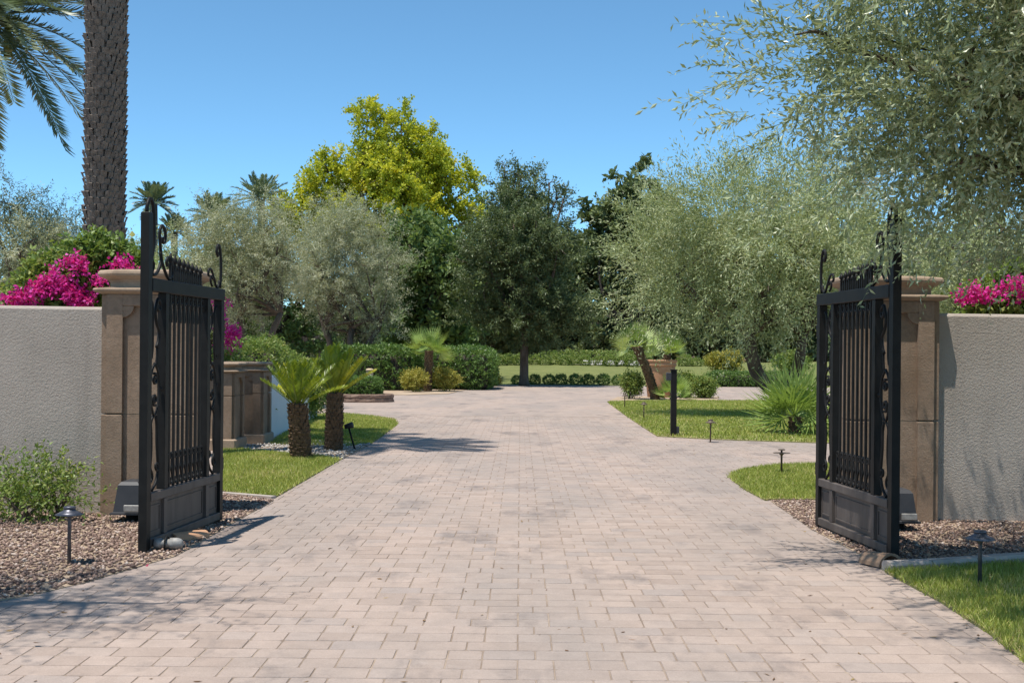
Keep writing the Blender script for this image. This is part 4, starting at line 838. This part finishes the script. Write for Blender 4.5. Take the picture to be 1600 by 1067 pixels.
x0, _ = gp(345, 640); hedge('clipped_hedge', 'clipped bright topped hedge right behind the left gate', (340-VX)/F*22, (428-VX)/F*22, 22.0, 23.4, 1.55, L_BUSH, 2600, 0.07, 0.028, 91)
X = (468-VX)/F*24.0; shrub('rounded_bush', 'rounded variegated bush above the cycads behind white wall', (X, 24.0, 0), (0.62,0.62,0.78), L_BUSH, 2600, 6, 0.12, 0.055, 0.03, 92, 'bush', None, 0.3, 0.75, rough=0.05)
hedge('clipped_hedge', 'long dark clipped hedge beneath the rounded olive', (505-VX)/F*43, (652-VX)/F*43, 43.2, 44.6, 1.50, L_HEDGE, 3800, 0.10, 0.05, 93)
hedge('clipped_hedge', 'thick green hedge block ending at the far lawn', (648-VX)/F*45, (772-VX)/F*47, 44.8, 49.0, 1.50, L_HEDGE, 4600, 0.10, 0.05, 94)
# stone planter ring with a low hedge, pale post behind
X, Y = gp(557, 630); t = thing('stone_planter', (X, Y+0.5, 0.02), 'low rubble stone planter edge around small dark hedge', 'planter')
rr = random.Random(5)
for lvl in range(2):
    for k in range(22):
        a = 2*PI*(k+0.5*lvl)/22; m = MB(); wv = 0.135; hh = 0.115
        m.loft([[(-wv*q+rr.uniform(-.01,.01),-0.09*q+rr.uniform(-.012,.012),z),(wv*q,-0.09*q+rr.uniform(-.012,.012),z),(wv*q,0.09*q,z),(-wv*q,0.09*q,z)] for q, z in ((0.85,0.0),(1,0.03),(1,hh-0.03),(0.86,hh-0.006))])
        o = m.build('stone', M_RUBBLE, t); o.location = (0.86*math.cos(a), 0.62*math.sin(a), 0.118*lvl); o.rotation_euler = (0, 0, math.atan2(0.62*math.cos(a), -0.86*math.sin(a)))
hedge('low_hedge', 'small dark hedge growing in the stone planter', X-0.62, X+0.55, Y+0.1, Y+0.95, 0.48, L_HEDGE, 1800, 0.06, 0.035, 95, 0.16)
px_ = (578-VX)/F*34.5; t = thing('wooden_post', (px_, 34.5, 0), 'pale round topped post behind the small dark hedge', 'post')
m = MB(); m.lathe([(0.10,0),(0.10,0.8),(0.10,0.87)], 14); m.build('shaft', M_WOOD, t); m = MB(); m.lathe([(0.115,0.871),(0.115,0.90),(0.09,0.925),(0.03,0.935)], 14); m.build('cap', M_WOOD, t)
for (px, py, r, leaf, lab, sd, nm) in ((648, 614, (0.42,0.4,0.40), L_GOLD, 'golden leaved round bush left of slim fan palm trunk', 101, 'golden_bush'), (696, 613, (0.50,0.45,0.42), L_GOLD, 'golden leaved round bush right of slim fan palm trunk', 102, 'golden_bush'),
        (635, 610, (0.45,0.4,0.38), L_BUSH, 'green bush beside the pale fan palm', 103, 'green_bush'), (985, 625, (0.30,0.3,0.42), L_BUSH, 'dark green flowering bush left of the terracotta pot', 104, 'green_bush'),
        (1072, 623, (0.42,0.4,0.40), L_BUSH, 'light green bush right behind the keypad post', 105, 'green_bush'), (1100, 624, (0.36,0.35,0.34), L_BUSH, 'light green bush farthest right of the pot', 106, 'green_bush'), (770, 604, (0.25,0.25,0.24), L_GOLD, 'tiny golden bush at the hedge corner by far lawn', 107, 'golden_bush')):
    X, Y = gp(px, py); shrub(nm, lab, (X, Y, 0.03), r, leaf, 800, 6, 0.20, 0.07, 0.04, sd, 'bush', None, 0.4, 0.35)
ORD = 'first second third fourth fifth sixth seventh eighth ninth tenth eleventh twelfth thirteenth fourteenth fifteenth sixteenth'.split()
# rows of ball shrubs on the far lawn
rng = rg(110); V1 = crown_mesh('ball', rng, [(0,0,0.27,0.30,0.30,0.27)], 260, 5, 0.10, 0.075, 0.04, 0.2, 0.02, 0.5, 1.0, 0.7, 0.06, floor=0.0); V1.materials.append(L_HEDGE)
rng = rg(111); V2 = crown_mesh('ball', rng, [(0,0,0.27,0.32,0.32,0.27)], 260, 5, 0.10, 0.075, 0.04, 0.2, 0.02, 0.5, 1.0, 0.7, 0.06, floor=0.0); V2.materials.append(L_BUSH)
for i, px in enumerate((808, 836, 858, 877, 900, 920, 943, 966, 1150, 1178)):
    Y = 53.6+0.2*(i % 2); X = (px-VX)/F*Y; o = ob('ball_shrub', V1, None); o.location = (X, Y, mound_z(Y)-0.02); o.rotation_euler = (0, 0, i*1.3); o.scale = [random.uniform(0.68, 0.9)]*3
    tag(o, 'dark clipped ball shrub, %s from left in front row along the far drive' % ORD[i], 'shrub', 'front row of ball shrubs')
for i, px in enumerate((782, 797, 813, 834, 852, 868, 884, 899, 914, 936, 954, 971, 988, 1070, 1088, 1108)):
    Y = 70+0.4*(i % 2); X = (px-VX)/F*Y; o = ob('ball_shrub', V2, None); o.location = (X, Y, mound_z(Y)-0.02); o.rotation_euler = (0, 0, i*1.1); o.scale = [random.uniform(0.95, 1.25)]*3
    tag(o, 'small light ball shrub, %s from left in back row on the far lawn' % ORD[i], 'shrub', 'back row of ball shrubs')
ws = MB(); ws.add([((px-VX)/F*Y, Y, mound_z(Y)+0.03) for px, Y in ((850,70.8),(1010,70.8),(1010,77.2),(850,77.2))], [(0,1,2,3)]); tag(ws.build('pale_path', M_WHITEPEB), None, None, None, 'structure')
hedge('low_hedge', 'low clipped hedge line at the back of the far lawn', (845-VX)/F*78, (1015-VX)/F*78, 78.5, 79.6, 0.5, L_BUSH, 2600, 0.12, 0.06, 96, 0.93)
hedge('low_hedge', 'low dark hedge beyond the drive left of the right olive trunk', (1112-VX)/F*52, (1250-VX)/F*52, 52.6, 53.8, 0.55, L_HEDGE, 2600, 0.09, 0.045, 97, 0.02)
hedge('tall_hedge', 'long tall dark hedge closing the view behind all the trees', (-150-VX)/F*109, (1750-VX)/F*109, 108, 110.5, 6.0, L_DARK, 3200, 0.42, 0.22, 98)
# far walls glimpsed under the crowns
m = MB(); m.box((540-VX)/F*88, (660-VX)/F*88, 88, 88.4, 0, 2.7); tag(m.build('far_house_wall', M_HOUSE), 'beige far wall glimpsed under the rounded olive', 'wall')
m = MB(); m.box((860-VX)/F*103, (1420-VX)/F*103, 103, 103.4, 0, 2.1); tag(m.build('far_house_wall', M_HOUSE), 'long beige far wall under the trees right of the oak', 'wall')
X = (1130-VX)/F*64
for px, lab, sd in ((1135, 'yellow flowering far bush below the willowy olive', 121), (1240, 'pale far bush beside the leaning olive trunk', 122)):
    shrub('far_bush', lab, ((px-VX)/F*64, 64, mound_z(64)), (1.1,0.8,0.62), L_GOLD if sd == 121 else L_BUSH, 900, 6, 0.3, 0.13, 0.07, sd, 'bush')

# bougainvillea and the shrub at the foot of the wall
def bougainvillea(loc, r, label, seed, patches, n=1500, pn=260, size=1.0, lobes=None, fl=0.26):
    rng = np.random.default_rng(seed); t = thing('bougainvillea', loc, label, 'bougainvillea', 'bougainvilleas'); lob = lobes or blob(0, 0, r[2], r, 6, rng, 0.55, 0.5)
    ob('foliage', crown_mesh('foliage', rng, lob, n, 7, fl*size, 0.058*size, 0.040*size, 0.35, 0.1, 0.5, 1.0, 0.4, 0.2, 0.9, stems=0.003), L_BUSH, t)
    A = []; Bq = []; R = []; o = 0
    for (x, y, z, s) in patches:
        V, Fq, rr_ = shoots(rng, *(lambda B: (B, unit(rng.normal(size=B.shape)+np.array([0,-0.4,0.4]))))(np.array([x, y, z])+rng.normal(0, 0.42, (int(pn*(s/0.2)**2)+6, 3))*np.array([s, s*0.7, s*0.6])), 0.10*size, 5, 0.036*size, 0.030*size, 0.05, 1.0)
        A.append(V); Bq.append(Fq+o); o += len(V); R.append(rr_)
    ob('blossoms', npmesh('blossoms', np.concatenate(A), np.concatenate(Bq), np.concatenate(R)), L_BOUG, t)
    m = MB(); random.seed(seed)
    for i in range(6): limb(m, (random.uniform(-.2,.2), 0, 0), (random.uniform(-.7,.7)*r[0], random.uniform(-.5,.5)*r[1], r[2]*random.uniform(0.9,1.5)), 0.025, 0.008)
    m.build('stems', M_BARK, t)
def loc_patch(base, lst, Y): 
    out = []
    for px, py, s in lst:
        p = pt(px, py, Y); out.append((p[0]-base[0], p[1]-base[1], p[2]-base[2], s))
    return out
b = ((118-VX)/F*10.98, 10.98, 0.0)
lp = lambda l, Y, b: [(*q[:3], q[3], q[3]*0.8, q[3]*0.85) for q in loc_patch(b, l, Y)]
bougainvillea(b, (0.62,0.36,1.15), 'magenta bougainvillea mound spilling over the left stucco wall', 131, loc_patch(b, [(98,450,0.10),(80,448,0.10),(60,456,0.10),(42,465,0.09),(22,473,0.08),(116,458,0.10),(130,468,0.09),(118,474,0.06),
   (113,413,0.07),(127,417,0.06),(85,428,0.045),(184,414,0.05),(198,417,0.045),(156,441,0.05)], 10.64), 3000, 200,
   lobes=lp([(100,432,0.15),(70,440,0.12),(135,415,0.15),(158,402,0.12),(152,388,0.07),(185,412,0.10),(110,445,0.15),(75,462,0.14),(40,470,0.11),(130,455,0.15),(150,450,0.13),(205,414,0.07),(65,425,0.07),(118,405,0.08),(100,470,0.13)], 10.93, b), fl=0.16)
b = ((1590-VX)/F*11.0, 11.0, 0.0)
bougainvillea(b, (0.5,0.4,0.98), 'pink bougainvillea tuft above the right stucco wall', 132, loc_patch(b, [(1520,461,0.075),(1503,467,0.05),(1540,464,0.06),(1568,456,0.05),(1590,446,0.055),(1602,462,0.06)], 10.62), 1500, 260,
   lobes=lp([(1520,474,0.10),(1545,470,0.12),(1575,462,0.13),(1600,452,0.15),(1625,440,0.16),(1590,435,0.10),(1560,478,0.10),(1640,460,0.18)], 11.0, b), fl=0.16)
b = ((350-VX)/F*19.0, 19.0, 0.0)
bougainvillea(b, (0.4,0.35,0.72), 'small pink bougainvillea seen through and beside the left gate hinge side', 133, loc_patch(b, [(362,520,0.13),(355,540,0.13),(368,525,0.09),(340,500,0.16),(342,475,0.12)], 18.8), 600, 90, 1.2)
X, Y = gp(40, 815, 0.03); shrub('leafy_shrub', 'loose green shrub at the foot of the left stucco wall', (X, 9.65, 0.03), (0.62,0.24,0.20), L_BUSH, 260, 8, 0.30, 0.042, 0.022, 141, 'shrub', None, 0.45, 0.05, 0.0024, jit=0.9, rough=0.35)
shrub('leafy_shrub', 'thin sprig shrub climbing the wall beside left pillar', (-3.72, 9.85, 0.03), (0.20,0.12,0.28), L_BUSH, 70, 7, 0.22, 0.042, 0.022, 142, 'shrub', None, 0.8, 0.1, 0.0022, jit=0.6)

# ---- fallen leaves and bracts scattered on the paving, gravel and grass
rng = rg(151); n = 420; Yl = 5+ rng.uniform(0, 1, n)**1.6*20; Xl = (rng.uniform(-0.42, 0.40, n))*Yl; edge = rng.uniform(0, 1, n) < 0.65
Xl = np.where(edge, np.sign(Xl)*(2.2+np.abs(rng.normal(0, 0.45, n))), Xl); P = np.c_[Xl, Yl, np.full(n, 0.034)+np.where(edge, 0.014, 0)]
D = unit(np.c_[rng.normal(size=(n, 2)), rng.normal(0, 0.12, n)]); S = unit(np.cross(D, np.array([0, 0, 1.0])+rng.normal(0, 0.25, (n, 3))))
V, Fq = quads(P, D, S, rng.uniform(0.02, 0.05, n), rng.uniform(0.008, 0.018, n))
L_DRY = leafmat('dry_leaf', [(0,(0.10,0.05,0.03)),(0.6,(0.24,0.15,0.07)),(0.92,(0.36,0.27,0.12)),(1,(0.45,0.05,0.12))], 0.15, 0.7, 0.2)
tag(ob('fallen_leaves', npmesh('fallen_leaves', V, Fq, np.repeat(rng.uniform(0, 1, n), 4)), L_DRY), 'dry fallen leaves scattered over paving and gravel', 'leaves', None, 'stuff')
